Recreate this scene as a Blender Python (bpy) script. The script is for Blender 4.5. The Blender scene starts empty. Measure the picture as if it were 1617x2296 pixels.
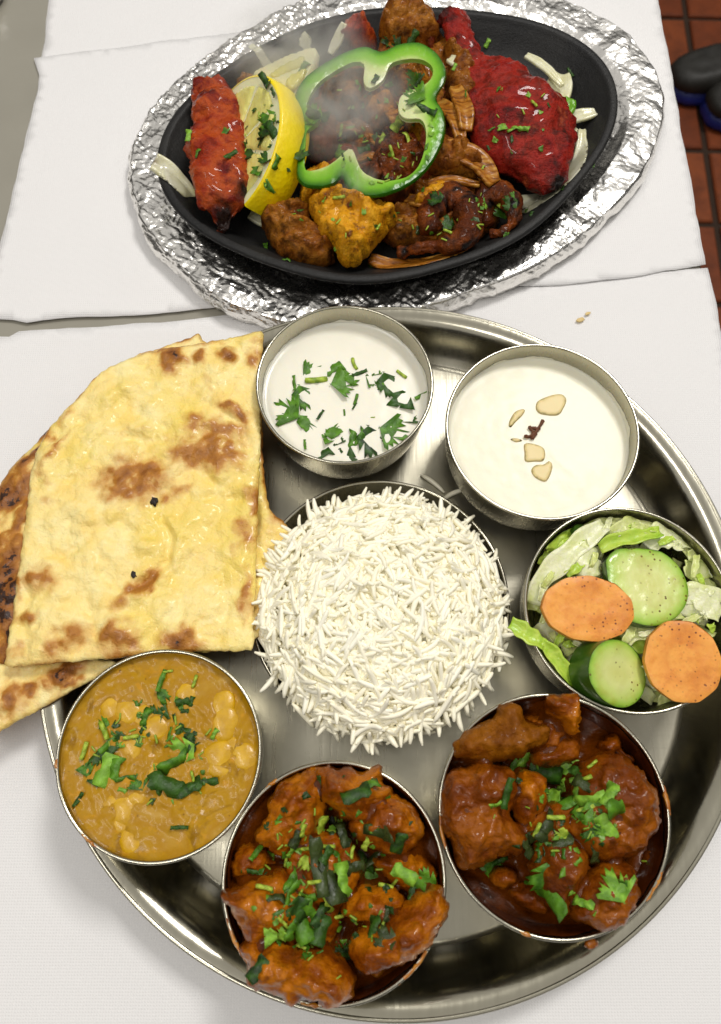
import bpy, math, random
import numpy as np
from mathutils import Vector, Matrix
from mathutils.geometry import delaunay_2d_cdt
from mathutils.bvhtree import BVHTree

# ------------------------------------------------------------------ scene, camera, light
SC = bpy.context.scene
COL = SC.collection
TILT = math.radians(19.0); DIST = 0.42; FPX = 1724.0; IW, IH = 1617.0, 2296.0
CAM = np.array([0.0, -DIST*math.sin(TILT), DIST*math.cos(TILT)])
cd = bpy.data.cameras.new('camera'); cam = bpy.data.objects.new('camera', cd); COL.objects.link(cam)
cam.location = CAM; cam.rotation_euler = (TILT, 0, 0)
cd.sensor_fit = 'VERTICAL'; cd.sensor_height = 36; cd.lens = 36*FPX/IH
cd.clip_start = 0.02; cd.clip_end = 50
cd.dof.use_dof = True; cd.dof.focus_distance = 0.385; cd.dof.aperture_fstop = 12.0
SC.camera = cam

W = bpy.data.worlds.new('World'); SC.world = W; W.use_nodes = True
W.node_tree.nodes['Background'].inputs[0].default_value = (1.0, 0.95, 0.86, 1)
W.node_tree.nodes['Background'].inputs[1].default_value = 0.06

def area(name, loc, target, sx, sy, power, color):
    l = bpy.data.lights.new(name, 'AREA'); l.shape = 'RECTANGLE'; l.size = sx; l.size_y = sy
    l.energy = power; l.color = color
    o = bpy.data.objects.new(name, l); COL.objects.link(o); o.location = loc
    o.rotation_euler = (Vector(target)-Vector(loc)).to_track_quat('-Z', 'Y').to_euler()
    return o
area('ceiling_panel_light', (0.75, 1.05, 2.1), (0, 0.05, 0), 0.50, 0.50, 34, (1.0, 0.97, 0.93))
area('ceiling_tube_light', (-0.55, -0.35, 1.65), (0, 0, 0), 1.1, 0.16, 10, (1.0, 0.965, 0.92))
area('ceiling_bounce_light', (0.0, 0.3, 2.4), (0, 0.1, 0), 7.0, 7.0, 84, (1.0, 0.965, 0.915))

vs = SC.view_settings
vs.view_transform = 'Standard'; vs.look = 'None'; vs.gamma = 1; vs.exposure = -0.15; vs.use_curve_mapping = False
SC.cycles.max_bounces = 8; SC.cycles.diffuse_bounces = 6; SC.cycles.adaptive_threshold = 0.02; SC.cycles.volume_bounces = 1
SC.cycles.use_denoising = True
SC.cycles.sample_clamp_indirect = 6.0

# ------------------------------------------------------------------ helpers
def at(x, y, z=0.0):
    """world point at height z that lies on the sight line of a photo point (1617 x 2296 frame)"""
    u = (x-IW/2)/FPX; v = (IH/2-y)/FPX; c, s = math.cos(TILT), math.sin(TILT)
    d = np.array([u, v*c+s, v*s-c])
    return CAM + d*(z-CAM[2])/d[2]
def ray(x, y):
    p = at(x, y, 0.0); d = Vector(p-CAM); d.normalize(); return Vector(CAM), d
def ats(pts, z): return np.array([at(x, y, z)[:2] for x, y in pts])
def zc(ox, oy, s):
    """converter from an enlarged view of the photo to its 1617 x 2296 frame"""
    k = 1803/1617
    return lambda pts: [((ox+x/s)/k, (oy+y/s)/k) for x, y in pts]
def lin(r, g, b, k=1.0):
    f = lambda c: (c/12.92 if c <= .04045 else ((c+.055)/1.055)**2.4)
    return (f(r/255)*k, f(g/255)*k, f(b/255)*k, 1)

# gradient noise -----------------------------------------------------
_rs = np.random.RandomState(7)
_PERM = np.concatenate([_rs.permutation(512)]*3)
_g = _rs.normal(size=(512, 3)); _GRAD = _g/np.linalg.norm(_g, axis=1)[:, None]
def pn(P):
    P = np.asarray(P, float); i = np.floor(P).astype(int); f = P-i; i &= 511
    u = f*f*f*(f*(f*6-15)+10); out = 0
    for dx in (0, 1):
        for dy in (0, 1):
            for dz in (0, 1):
                h = _PERM[(_PERM[(_PERM[(i[:, 0]+dx) & 511]+i[:, 1]+dy) & 511]+i[:, 2]+dz) & 511]
                g = _GRAD[h]
                d = g[:, 0]*(f[:, 0]-dx)+g[:, 1]*(f[:, 1]-dy)+g[:, 2]*(f[:, 2]-dz)
                w = (u[:, 0] if dx else 1-u[:, 0])*(u[:, 1] if dy else 1-u[:, 1])*(u[:, 2] if dz else 1-u[:, 2])
                out = out+w*d
    return out*1.6
def fbm(P, scale, oct=4, gain=.5, seed=0):
    P = np.asarray(P, float)
    if P.shape[1] == 2: P = np.c_[P, np.zeros(len(P))]
    P = P*scale+np.array([seed*17.31+.37, seed*5.77+.11, seed*9.13+.71]); a = 1; o = 0
    for _ in range(oct):
        o = o+a*pn(P); P = P*2.03+3.1; a *= gain
    return o
def ridged(P, scale, oct=3, seed=0):
    P = np.asarray(P, float)
    if P.shape[1] == 2: P = np.c_[P, np.zeros(len(P))]
    P = P*scale+seed*13.7; a = 1; o = 0
    for _ in range(oct):
        o = o+a*(1-2*np.abs(pn(P))); P = P*2.1+1.7; a *= .5
    return o
def crease(P, lam, n, seed):
    """folded-sheet relief: random straight folds, gently bent"""
    r = np.random.RandomState(seed); P = np.asarray(P)[:, :2]; o = 0
    w = np.c_[fbm(P, .5/lam, 2, seed=seed), fbm(P, .5/lam, 2, seed=seed+3)]*lam*.6
    for k in range(n):
        a = r.uniform(0, math.pi); l = lam*r.uniform(.6, 1.6)
        t = ((P+w) @ np.array([math.cos(a), math.sin(a)]))/l+r.uniform(0, 5)
        t = t+.35*pn(np.c_[P/l*.8, np.full(len(P), k*3.3)])
        o = o+np.abs(t-np.floor(t)-.5)*2*l
    return o/n

# objects ------------------------------------------------------------
def link(o, parent=None):
    COL.objects.link(o)
    if parent is not None: o.parent = parent
    return o
def tag(o, label=None, cat=None, group=None, kind=None):
    if label: o['label'] = label
    if cat: o['category'] = cat
    if group: o['group'] = group
    if kind: o['kind'] = kind
    return o
def thing(name, loc, label, cat, group=None):
    o = bpy.data.objects.new(name, None); o.empty_display_size = .01
    o.location = Vector(loc); link(o); return tag(o, label, cat, group)
def build(name, V, F, mats, parent=None, smooth=True, attrs=None, midx=None, origin=None):
    """one mesh object; V in world space"""
    V = np.asarray(V, float)
    if parent is not None:
        org = np.array(parent.location); q = parent.parent
        while q is not None: org = org+np.array(q.location); q = q.parent
    elif origin is not None: org = np.array(origin, float)
    else: org = np.array([(V[:, 0].min()+V[:, 0].max())/2, (V[:, 1].min()+V[:, 1].max())/2, V[:, 2].min()])
    me = bpy.data.meshes.new(name); me.from_pydata((V-org).tolist(), [], [tuple(map(int, f)) for f in F])
    for m in (mats if isinstance(mats, (list, tuple)) else [mats]): me.materials.append(m)
    if midx is not None: me.polygons.foreach_set('material_index', np.asarray(midx, np.int32))
    if smooth: me.polygons.foreach_set('use_smooth', np.ones(len(me.polygons), bool))
    for k, a in (attrs or {}).items():
        at_ = me.attributes.new(k, 'FLOAT', 'POINT'); at_.data.foreach_set('value', np.asarray(a, np.float32))
    me.update()
    o = bpy.data.objects.new(name, me)
    if parent is None: o.location = Vector(org)
    link(o, parent); o['_v'] = 1; del o['_v']
    return o
SURF = {}
def surf(key, V, F): SURF.setdefault(key, []).append((np.asarray(V, float), [tuple(map(int, f)) for f in F]))
BV = {}
def hit(key, x, y):
    """first point of a dish met by the sight line of a photo point"""
    if key not in BV:
        V = []; F = []
        for v, f in SURF[key]:
            n = len(V); V += [Vector(p) for p in v]; F += [tuple(i+n for i in q) for q in f]
        BV[key] = BVHTree.FromPolygons(V, F)
    o, d = ray(x, y); r = BV[key].ray_cast(o, d)
    return (r[0], r[1] if r[1].z > 0 else -r[1]) if r[0] is not None else (None, None)
def drop(key, x, y, z=.5):
    hit(key, 0, 0); r = BV[key].ray_cast(Vector((x, y, z)), Vector((0, 0, -1)))
    return r[0].z if r[0] is not None else None

# shapes -------------------------------------------------------------
def lathe(prof, n=96, cx=0, cy=0, cz=0, sx=1, sy=1):
    """profile of (r, z); r = 0 closes to a pole"""
    V = []; F = []; rows = []
    for r, z in prof:
        if r < 1e-7: rows.append([len(V)]); V.append((cx, cy, cz+z))
        else:
            rows.append(list(range(len(V), len(V)+n)))
            for k in range(n):
                a = 2*math.pi*k/n; V.append((cx+r*math.cos(a)*sx, cy+r*math.sin(a)*sy, cz+z))
    for a, b in zip(rows[:-1], rows[1:]):
        for k in range(n):
            k2 = (k+1) % n
            if len(a) == 1 and len(b) == 1: continue
            if len(a) == 1: F.append((a[0], b[k2], b[k]))
            elif len(b) == 1: F.append((a[k], a[k2], b[0]))
            else: F.append((a[k], a[k2], b[k2], b[k]))
    return np.array(V), F
def smooth_closed(P, n, jitter=0, seed=0):
    """closed Catmull-Rom outline resampled to n points"""
    P = np.asarray(P, float); m = len(P); T = np.linspace(0, m, 24*m, endpoint=False); i = T.astype(int); t = (T-i)[:, None]
    a, b, c, d = P[(i-1) % m], P[i % m], P[(i+1) % m], P[(i+2) % m]
    Q = .5*(2*b+(c-a)*t+(2*a-5*b+4*c-d)*t**2+(3*b-a-3*c+d)*t**3)
    L = np.r_[0, np.cumsum(np.linalg.norm(np.roll(Q, -1, 0)-Q, axis=1))]; Q2 = np.vstack([Q, Q[:1]])
    s = np.linspace(0, L[-1], n, endpoint=False)
    R = np.stack([np.interp(s, L, Q2[:, k]) for k in range(Q.shape[1])], 1)
    if jitter:
        tn = np.roll(R, -1, 0)-np.roll(R, 1, 0); tn /= np.linalg.norm(tn, axis=1)[:, None]+1e-12
        nn = np.c_[tn[:, 1], -tn[:, 0]]
        R = R+nn*(fbm(R, .35/max(jitter, 1e-5)*.5, 3, seed=seed)*jitter)[:, None]
    return R
def smooth_open(P, n):
    P = np.asarray(P, float); m = len(P)
    E = np.vstack([2*P[0]-P[1], P, 2*P[-1]-P[-2]]); T = np.linspace(0, m-1-1e-9, 20*m); i = T.astype(int); t = (T-i)[:, None]
    a, b, c, d = E[i], E[i+1], E[i+2], E[i+3]
    Q = .5*(2*b+(c-a)*t+(2*a-5*b+4*c-d)*t**2+(3*b-a-3*c+d)*t**3)
    L = np.r_[0, np.cumsum(np.linalg.norm(Q[1:]-Q[:-1], axis=1))]; s = np.linspace(0, L[-1], n)
    return np.stack([np.interp(s, L, Q[:, k]) for k in range(Q.shape[1])], 1)
def inside(P, poly):
    x, y = P[:, 0], P[:, 1]; r = np.zeros(len(P), bool); q = np.roll(poly, -1, 0)
    for (x1, y1), (x2, y2) in zip(poly, q):
        c = ((y1 > y) != (y2 > y)); r ^= c & (x < (x2-x1)*(y-y1)/((y2-y1) if y2 != y1 else 1e-12)+x1)
    return r
def bdist(P, poly):
    d = np.full(len(P), 1e9); q = np.roll(poly, -1, 0)
    for a, b in zip(poly, q):
        ab = b-a; t = np.clip(((P-a) @ ab)/(ab @ ab+1e-18), 0, 1)
        d = np.minimum(d, np.linalg.norm(P-(a+t[:, None]*ab), axis=1))
    return d
def fill(poly, sp, seed=0):
    """triangulated filling of an outline, with inner points every sp; returns XY, triangles, number of outline points"""
    r = np.random.RandomState(seed); lo, hi = poly.min(0), poly.max(0)
    gx, gy = np.meshgrid(np.arange(lo[0], hi[0], sp), np.arange(lo[1], hi[1], sp*.87)); gx = gx+(np.arange(gx.shape[0]) % 2)[:, None]*sp*.5
    G = np.c_[gx.ravel(), gy.ravel()]+r.uniform(-.18, .18, (gx.size, 2))*sp
    G = G[inside(G, poly)]
    if len(G): G = G[bdist(G, poly) > sp*.45]
    P = np.vstack([poly, G]); n = len(poly)
    res = delaunay_2d_cdt([Vector(p) for p in P], [(i, (i+1) % n) for i in range(n)], [], 1, 1e-9)
    XY = np.array([tuple(v) for v in res[0]]); T = []
    for f in res[2]:
        a, b, c = XY[list(f)[:3]]
        T.append(f if (b[0]-a[0])*(c[1]-a[1])-(b[1]-a[1])*(c[0]-a[0]) > 0 else f[::-1])
    return XY, T
def vnormals(V, F):
    N = np.zeros_like(V); T = np.array([(f[0], f[1], f[2]) for f in F]+[(f[0], f[2], f[3]) for f in F if len(f) == 4])
    fn = np.cross(V[T[:, 1]]-V[T[:, 0]], V[T[:, 2]]-V[T[:, 0]])
    for k in range(3): np.add.at(N, T[:, k], fn)
    return N/(np.linalg.norm(N, axis=1)[:, None]+1e-15)
def pillow(poly, z0, h, rnd, sp, seed=0, amp=0, nscale=100, disp=0, dscale=200, jitter=0, tilt=(0, 0), extra=None, under=.35, npts=None, ridge=0, rscale=150, base=None):
    """a lump with the given outline: rounded rim, relief on top, real underside"""
    per = np.linalg.norm(np.roll(poly, -1, 0)-poly, axis=1).sum()
    P = smooth_closed(poly, npts or max(16, int(per/sp)), jitter, seed)
    XY, T = fill(P, sp, seed); d = bdist(XY, P); d[:] = np.where(d < 1e-7, 0, d)
    c = XY.mean(0); t = np.clip(d/rnd, 0, 1); prof = np.sqrt(np.clip(1-(1-t)**2, 0, 1))
    pl = (XY-c) @ np.array(tilt)
    nz = fbm(XY, nscale, 4, seed=seed)*amp + (ridged(XY, rscale, 3, seed)*ridge if ridge else 0)
    b = z0 if base is None else base(XY)
    mid = b+pl+h*under
    zt = mid+(h*(1-under)+nz)*prof+(extra(XY)*prof if extra else 0)
    zb = mid-h*under*prof
    n = len(XY); on = d == 0
    V = [tuple(p) for p in np.c_[XY, zt]]; bi = {}
    for i in range(n):
        if on[i]: bi[i] = i
        else: bi[i] = len(V); V.append((XY[i, 0], XY[i, 1], zb[i]))
    F = list(T)+[tuple(bi[i] for i in f[::-1]) for f in T]
    V = np.array(V)
    if disp:
        N = vnormals(V, F); V = V+N*(fbm(V, dscale, 4, .55, seed+5)*disp)[:, None]
    dd = np.zeros(len(V)); dd[:n] = d
    for i in range(n): dd[bi[i]] = d[i]
    return V, F, dd
def sheet(poly, zf, th, sp, seed=0, npts=None, jitter=0, smooth=True):
    """a thin solid sheet; zf(XY) is its top"""
    per = np.linalg.norm(np.roll(poly, -1, 0)-poly, axis=1).sum()
    P = smooth_closed(poly, npts or int(per/sp), jitter, seed) if smooth else poly
    XY, T = fill(P, sp, seed); n = len(XY); z = zf(XY)
    thv = th(XY, P) if callable(th) else th
    d = bdist(XY, P); on = np.where(d < 1e-7)[0]
    V = np.vstack([np.c_[XY, z], np.c_[XY, z-thv]]); F = list(T)+[tuple(i+n for i in f[::-1]) for f in T]
    cnt = {}
    for f in T:
        for a, b in ((f[0], f[1]), (f[1], f[2]), (f[2], f[0])): cnt[(a, b)] = 1
    for (a, b) in list(cnt):
        if (b, a) not in cnt: F.append((b, a, a+n, b+n))
    return V, F, np.r_[d, d]
def tube(path, rad, n=12, up=(0, 0, 1), flat=1.0, caps=True, power=2.0):
    """swept body; rad: radius per point, flat: height to width ratio (scalar or list)"""
    P = np.asarray(path, float); m = len(P); R = np.broadcast_to(np.asarray(rad, float), (m,)); FL = np.broadcast_to(np.asarray(flat, float), (m,))
    t = np.gradient(P, axis=0); t /= np.linalg.norm(t, axis=1)[:, None]+1e-12
    upv = np.array(up, float); V = []; F = []
    for i in range(m):
        s = np.cross(t[i], upv); s /= np.linalg.norm(s)+1e-9; b = np.cross(s, t[i])
        for k in range(n):
            a = 2*math.pi*k/n; ca, sa = math.cos(a), math.sin(a)
            if power != 2.0:
                ca = math.copysign(abs(ca)**(2/power), ca); sa = math.copysign(abs(sa)**(2/power), sa)
            V.append(P[i]+R[i]*(s*ca+b*sa*FL[i]))
    for i in range(m-1):
        for k in range(n):
            k2 = (k+1) % n; F.append((i*n+k, i*n+k2, (i+1)*n+k2, (i+1)*n+k))
    if caps:
        V.append(P[0]-t[0]*R[0]*.35); V.append(P[-1]+t[-1]*R[-1]*.35); a, b = len(V)-2, len(V)-1
        for k in range(n):
            k2 = (k+1) % n; F.append((a, k2, k)); F.append((b, (m-1)*n+k, (m-1)*n+k2))
    return np.array(V), F
def ribbon(path, width, th, nrm=(0, 0, 1), ruffle=0, rs=60, seed=0, nw=4, twist=0, cup=0):
    """leafy strip with thickness"""
    P = np.asarray(path, float); m = len(P); Wd = np.broadcast_to(np.asarray(width, float), (m,))
    t = np.gradient(P, axis=0); t /= np.linalg.norm(t, axis=1)[:, None]+1e-12
    Vt = []; nv = np.array(nrm, float)
    for i in range(m):
        s = np.cross(t[i], nv); s /= np.linalg.norm(s)+1e-9; b = np.cross(s, t[i])
        a = twist*(i/(m-1)-.5); s, b = s*math.cos(a)+b*math.sin(a), b*math.cos(a)-s*math.sin(a)
        for k in range(nw+1):
            q = (k/nw-.5); Vt.append(P[i]+s*q*Wd[i]+b*(cup*Wd[i]*(4*q*q-.5)))
    Vt = np.array(Vt)
    if ruffle:
        Vt[:, 2] += fbm(Vt, rs, 3, seed=seed)*ruffle; Vt[:, 0] += fbm(Vt, rs, 2, seed=seed+1)*ruffle*.6; Vt[:, 1] += fbm(Vt, rs, 2, seed=seed+2)*ruffle*.6
    F = [];
    for i in range(m-1):
        for k in range(nw):
            a = i*(nw+1)+k; F.append((a, a+nw+1, a+nw+2, a+1))
    N = vnormals(Vt, F)
    if N[:, 2].mean() < 0: F = [f[::-1] for f in F]; N = -N
    n = len(Vt); V = np.vstack([Vt, Vt-N*th]); E = {}
    for f in F:
        for a, b in zip(f, f[1:]+f[:1]): E[(a, b)] = 1
    G = F+[tuple(i+n for i in f[::-1]) for f in F]
    for a, b in E:
        if (b, a) not in E: G.append((b, a, a+n, b+n))
    return V, G
def frame(n, x=(1, 0, 0)):
    n = Vector(n).normalized(); x = Vector(x); x = (x-n*x.dot(n)).normalized(); y = n.cross(x)
    return Matrix((x, y, n)).transposed()
_ico = {}
def ico(sub):
    if sub not in _ico:
        import bmesh
        bm = bmesh.new(); bmesh.ops.create_icosphere(bm, subdivisions=sub, radius=1)
        _ico[sub] = (np.array([v.co[:] for v in bm.verts]), [tuple(v.index for v in f.verts) for f in bm.faces]); bm.free()
    return _ico[sub]
def lump(c, r, sub=4, rot=0, amp=.1, sc=1.5, seed=0, fine=.03, fsc=6, flatbot=True):
    V, F = ico(sub); D = 1+fbm(V, sc, 2, seed=seed)*amp+fbm(V, fsc, 3, seed=seed+9)*fine
    P = V*D[:, None]*np.array(r)
    if flatbot: P[:, 2] = np.maximum(P[:, 2], -.55*r[2])
    ca, sa = math.cos(rot), math.sin(rot)
    P = np.c_[P[:, 0]*ca-P[:, 1]*sa, P[:, 0]*sa+P[:, 1]*ca, P[:, 2]]+np.array(c)
    return P, F

# materials ----------------------------------------------------------
class M:
    def __init__(s, name):
        s.m = bpy.data.materials.new(name); s.m.use_nodes = True; s.t = s.m.node_tree; s.n = s.t.nodes; s.n.clear()
        s.out = s.n.new('ShaderNodeOutputMaterial'); s.tc = s.n.new('ShaderNodeTexCoord')
    def put(s, sock, v):
        if isinstance(v, bpy.types.NodeSocket): s.t.links.new(v, sock)
        elif v is not None:
            if isinstance(v, (int, float)) and sock.type == 'RGBA': v = (v, v, v, 1)
            if isinstance(v, tuple) and sock.type == 'VECTOR': v = v[:3]
            sock.default_value = v
    def obj(s): return s.tc.outputs['Object']
    def map(s, scale=(1, 1, 1), rot=(0, 0, 0), vec=None, loc=(0, 0, 0)):
        n = s.n.new('ShaderNodeMapping'); s.t.links.new(vec or s.obj(), n.inputs[0]); n.inputs['Scale'].default_value = scale; n.inputs['Rotation'].default_value = rot; n.inputs['Location'].default_value = loc
        return n.outputs[0]
    def noise(s, scale, detail=4, rough=.5, vec=None, dist=0, color=False):
        n = s.n.new('ShaderNodeTexNoise'); s.t.links.new(vec or s.obj(), n.inputs['Vector'])
        n.inputs['Scale'].default_value = scale; n.inputs['Detail'].default_value = detail; n.inputs['Roughness'].default_value = rough; n.inputs['Distortion'].default_value = dist
        return n.outputs['Color' if color else 'Fac']
    def voro(s, scale, feat='F1', vec=None, out='Distance', rnd=1):
        n = s.n.new('ShaderNodeTexVoronoi'); n.feature = feat; s.t.links.new(vec or s.obj(), n.inputs['Vector']); n.inputs['Scale'].default_value = scale; n.inputs['Randomness'].default_value = rnd
        return n.outputs[out]
    def wave(s, scale, dist=0, vec=None, dirn='X', det=2):
        n = s.n.new('ShaderNodeTexWave'); n.bands_direction = dirn; s.t.links.new(vec or s.obj(), n.inputs['Vector']); n.inputs['Scale'].default_value = scale; n.inputs['Distortion'].default_value = dist; n.inputs['Detail'].default_value = det
        return n.outputs['Fac']
    def ramp(s, fac, stops, mode='LINEAR'):
        n = s.n.new('ShaderNodeValToRGB'); n.color_ramp.interpolation = mode; s.put(n.inputs[0], fac); e = n.color_ramp.elements
        while len(e) < len(stops): e.new(.5)
        for k, (p, c) in zip(e, sorted(stops, key=lambda q: q[0])):
            k.position = p; k.color = c if isinstance(c, tuple) else (c, c, c, 1)
        return n.outputs[0]
    def mix(s, fac, a, b, mode='MIX'):
        n = s.n.new('ShaderNodeMix'); n.data_type = 'RGBA'; n.blend_type = mode; s.put(n.inputs[0], fac); s.put(n.inputs[6], a); s.put(n.inputs[7], b); return n.outputs[2]
    def math(s, op, a, b=0, clamp=False):
        n = s.n.new('ShaderNodeMath'); n.operation = op; n.use_clamp = clamp; s.put(n.inputs[0], a); s.put(n.inputs[1], b); return n.outputs[0]
    def attr(s, name):
        n = s.n.new('ShaderNodeAttribute'); n.attribute_name = name; return n.outputs['Fac']
    def rnd(s): return s.n.new('ShaderNodeObjectInfo').outputs['Random']
    def bump(s, h, strength=.5, dist=.001, nrm=None):
        n = s.n.new('ShaderNodeBump'); s.put(n.inputs['Height'], h); n.inputs['Strength'].default_value = strength; n.inputs['Distance'].default_value = dist
        if nrm is not None: s.put(n.inputs['Normal'], nrm)
        return n.outputs[0]
    def end(s, base, rough=.5, metal=0, nrm=None, sss=0, sssr=(1, .5, .25), ssss=.003, spec=.5, coat=0, coatr=.1, aniso=0, trans=0, ior=None, sheen=0):
        b = s.n.new('ShaderNodeBsdfPrincipled'); s.put(b.inputs['Base Color'], base); s.put(b.inputs['Roughness'], rough); s.put(b.inputs['Metallic'], metal)
        if nrm is not None: s.put(b.inputs['Normal'], nrm)
        if sss: b.inputs['Subsurface Weight'].default_value = sss; b.inputs['Subsurface Radius'].default_value = sssr; b.inputs['Subsurface Scale'].default_value = ssss
        s.put(b.inputs['Specular IOR Level'], spec); s.put(b.inputs['Coat Weight'], coat); b.inputs['Coat Roughness'].default_value = coatr
        if aniso: b.inputs['Anisotropic'].default_value = aniso
        if trans: b.inputs['Transmission Weight'].default_value = trans
        if ior: b.inputs['IOR'].default_value = ior
        s.t.links.new(b.outputs[0], s.out.inputs[0]); s.b = b
        return s.m

# ------------------------------------------------------------------ materials of the setting and the vessels
def m_steel(name, rough=.24, floor=False):
    m = M(name)
    st = m.noise(1, 6, .65, m.map((420, 26, 60), (0, 0, .6))); st2 = m.noise(1, 5, .6, m.map((30, 520, 60), (0, 0, -.35)))
    sm = m.noise(18, 4, .6)
    r = m.math('ADD', m.math('MULTIPLY', st, .16), rough-.10)
    r = m.math('ADD', r, m.math('MULTIPLY', sm, .10))
    base = m.mix(m.ramp(sm, [(.35, 0), (.7, 1)]), (.49, .465, .375, 1), (.40, .378, .295, 1)) if not floor else m.mix(m.ramp(sm, [(.35, 0), (.7, 1)]), (.39, .37, .295, 1), (.32, .30, .235, 1))
    h = m.math('ADD', st, m.math('MULTIPLY', st2, .5))
    return m.end(base, r, 1, m.bump(h, .10 if not floor else .16, .0004))
STEEL = m_steel('brushed_steel'); STEEL_FLOOR = m_steel('worn_steel', .27, True); STEEL_RIM = m_steel('rim_steel', .18); STEEL_WALL = m_steel('tray_wall_steel', .15)

def m_paper():
    m = M('embossed_paper')
    w = m.math('MULTIPLY', m.wave(240, .6, dirn='X'), m.wave(240, .6, dirn='Y'))
    n = m.noise(900, 3, .6)
    f = m.math('ADD', w, m.math('MULTIPLY', n, .7))
    base = m.mix(m.noise(9, 3), (.80, .79, .785, 1), (.77, .762, .758, 1))
    return m.end(base, .75, 0, m.bump(f, .42, .00035), spec=.25)
PAPER = m_paper()
m = M('laminate_grey'); TABLE = m.end(m.mix(m.noise(30, 4), (.31, .292, .24, 1), (.26, .245, .20, 1)), m.math('ADD', m.math('MULTIPLY', m.noise(12, 4), .18), .24), 0, m.bump(m.noise(300, 3), .05, .0005), spec=.6)
m = M('table_edge'); TEDGE = m.end((.05, .045, .04, 1), .5)
m = M('terracotta'); _n = m.noise(26, 6, .65); _c = m.mix(m.rnd(), lin(150, 78, 38), lin(122, 58, 28))
TILE = m.end(m.mix(m.ramp(_n, [(.35, 0), (.75, 1)]), _c, lin(98, 48, 24)), .55, 0, m.bump(m.noise(90, 5), .4, .002), spec=.3)
m = M('dark_grout'); GROUT = m.end(m.mix(m.noise(60, 5), lin(62, 42, 26), lin(40, 28, 18)), .9, 0, m.bump(m.noise(200, 4), .5, .002))
m = M('shoe_leather'); SHOE = m.end(m.mix(m.noise(60, 4), lin(44, 42, 36), lin(24, 23, 20)), .55, 0, m.bump(m.noise(250, 4), .3, .001))
m = M('shoe_blue'); SHOEBLUE = m.end(lin(28, 40, 120), .5)
m = M('trouser_cloth'); CLOTH = m.end(lin(26, 25, 24), .9, 0, m.bump(m.wave(500), .2, .0005))

def m_foil():
    m = M('aluminium_foil')
    f = m.noise(260, 5, .6, dist=.8); v = m.voro(170, 'DISTANCE_TO_EDGE'); v2 = m.voro(420, 'DISTANCE_TO_EDGE')
    h = m.math('ADD', m.math('MINIMUM', v, .25), m.math('MULTIPLY', m.math('MINIMUM', v2, .2), .4))
    h = m.math('ADD', h, m.math('MULTIPLY', f, .25))
    return m.end((.84, .825, .79, 1), m.math('ADD', m.math('MULTIPLY', f, .16), .18), 1, m.bump(h, .16, .0022))
FOIL = m_foil()
m = M('cast_iron'); _n = m.noise(700, 4, .7); _s = m.noise(22, 5, .6)
IRON = m.end(m.mix(m.ramp(_s, [(.4, 0), (.7, 1)]), (.012, .012, .012, 1), (.022, .021, .019, 1)), m.math('ADD', m.math('MULTIPLY', _s, .3), .28), 0, m.bump(m.math('ADD', _n, m.noise(120, 3)), .45, .0008), spec=.25)

# ------------------------------------------------------------------ floor, table, paper
FZ = -.74; TP = .1675
fl = build('floor', [(-4, -4, FZ-.004), (4, -4, FZ-.004), (4, 5, FZ-.004), (-4, 5, FZ-.004)], [(0, 1, 2, 3)], GROUT, origin=(0, 0, FZ-.004)); tag(fl, kind='structure')
def tile_mesh():
    s = TP/2-.0058; b = .003; V = []; F = []
    for z, q in ((-.004, s), (.001, s), (.004, s-b)):
        for sx, sy in ((-1, -1), (1, -1), (1, 1), (-1, 1)): V.append((sx*q, sy*q, z))
    for k in range(2):
        for i in range(4): j = (i+1) % 4; F.append((4*k+i, 4*k+j, 4*k+4+j, 4*k+4+i))
    F.append((8, 9, 10, 11)); me = bpy.data.meshes.new('tile'); me.from_pydata(V, [], F); me.materials.append(TILE); return me
tmesh = tile_mesh(); ang = -.0295; R_ = random.Random(3)
for i in range(-5, 4):
    for j in range(-4, 7):
        u = (i+.5)*TP; v = (j+.5)*TP
        o = bpy.data.objects.new('tile', tmesh); link(o, fl)
        o.location = (.644+u*math.cos(ang)-v*math.sin(ang), .967+u*math.sin(ang)+v*math.cos(ang), .004+R_.uniform(-.0007, .0007))
        o.rotation_euler = (R_.uniform(-.003, .003), R_.uniform(-.003, .003), ang)

def boxv(x0, x1, y0, y1, z0, z1, b=0.0):
    V = []; F = []
    rings = [(z0, b), (z0+b, 0), (z1-b, 0), (z1, b)] if b else [(z0, 0), (z1, 0)]
    for z, q in rings: V += [(x0+q, y0+q, z), (x1-q, y0+q, z), (x1-q, y1-q, z), (x0+q, y1-q, z)]
    for k in range(len(rings)-1):
        for i in range(4): j = (i+1) % 4; F.append((4*k+i, 4*k+j, 4*k+4+j, 4*k+4+i))
    F.append((3, 2, 1, 0)); n = len(V); F.append((n-4, n-3, n-2, n-1)); return V, F
tb = thing('table', (0, .1, FZ), 'grey laminate table top showing beside and between the white papers', 'table')
V, F = boxv(-.62, .2095, -.55, .85, -.03, 0, .0015); build('table_top', V, F, TABLE, tb, False)
V, F = boxv(-.60, .20, -.53, .83, -.075, -.0305); build('apron', V, F, TEDGE, tb, False)
for lx in (-.57, .17):
    for ly in (-.5, .8):
        V, F = boxv(lx-.02, lx+.02, ly-.02, ly+.02, FZ, -.0755); build('leg', V, F, TEDGE, tb, False)

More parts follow.
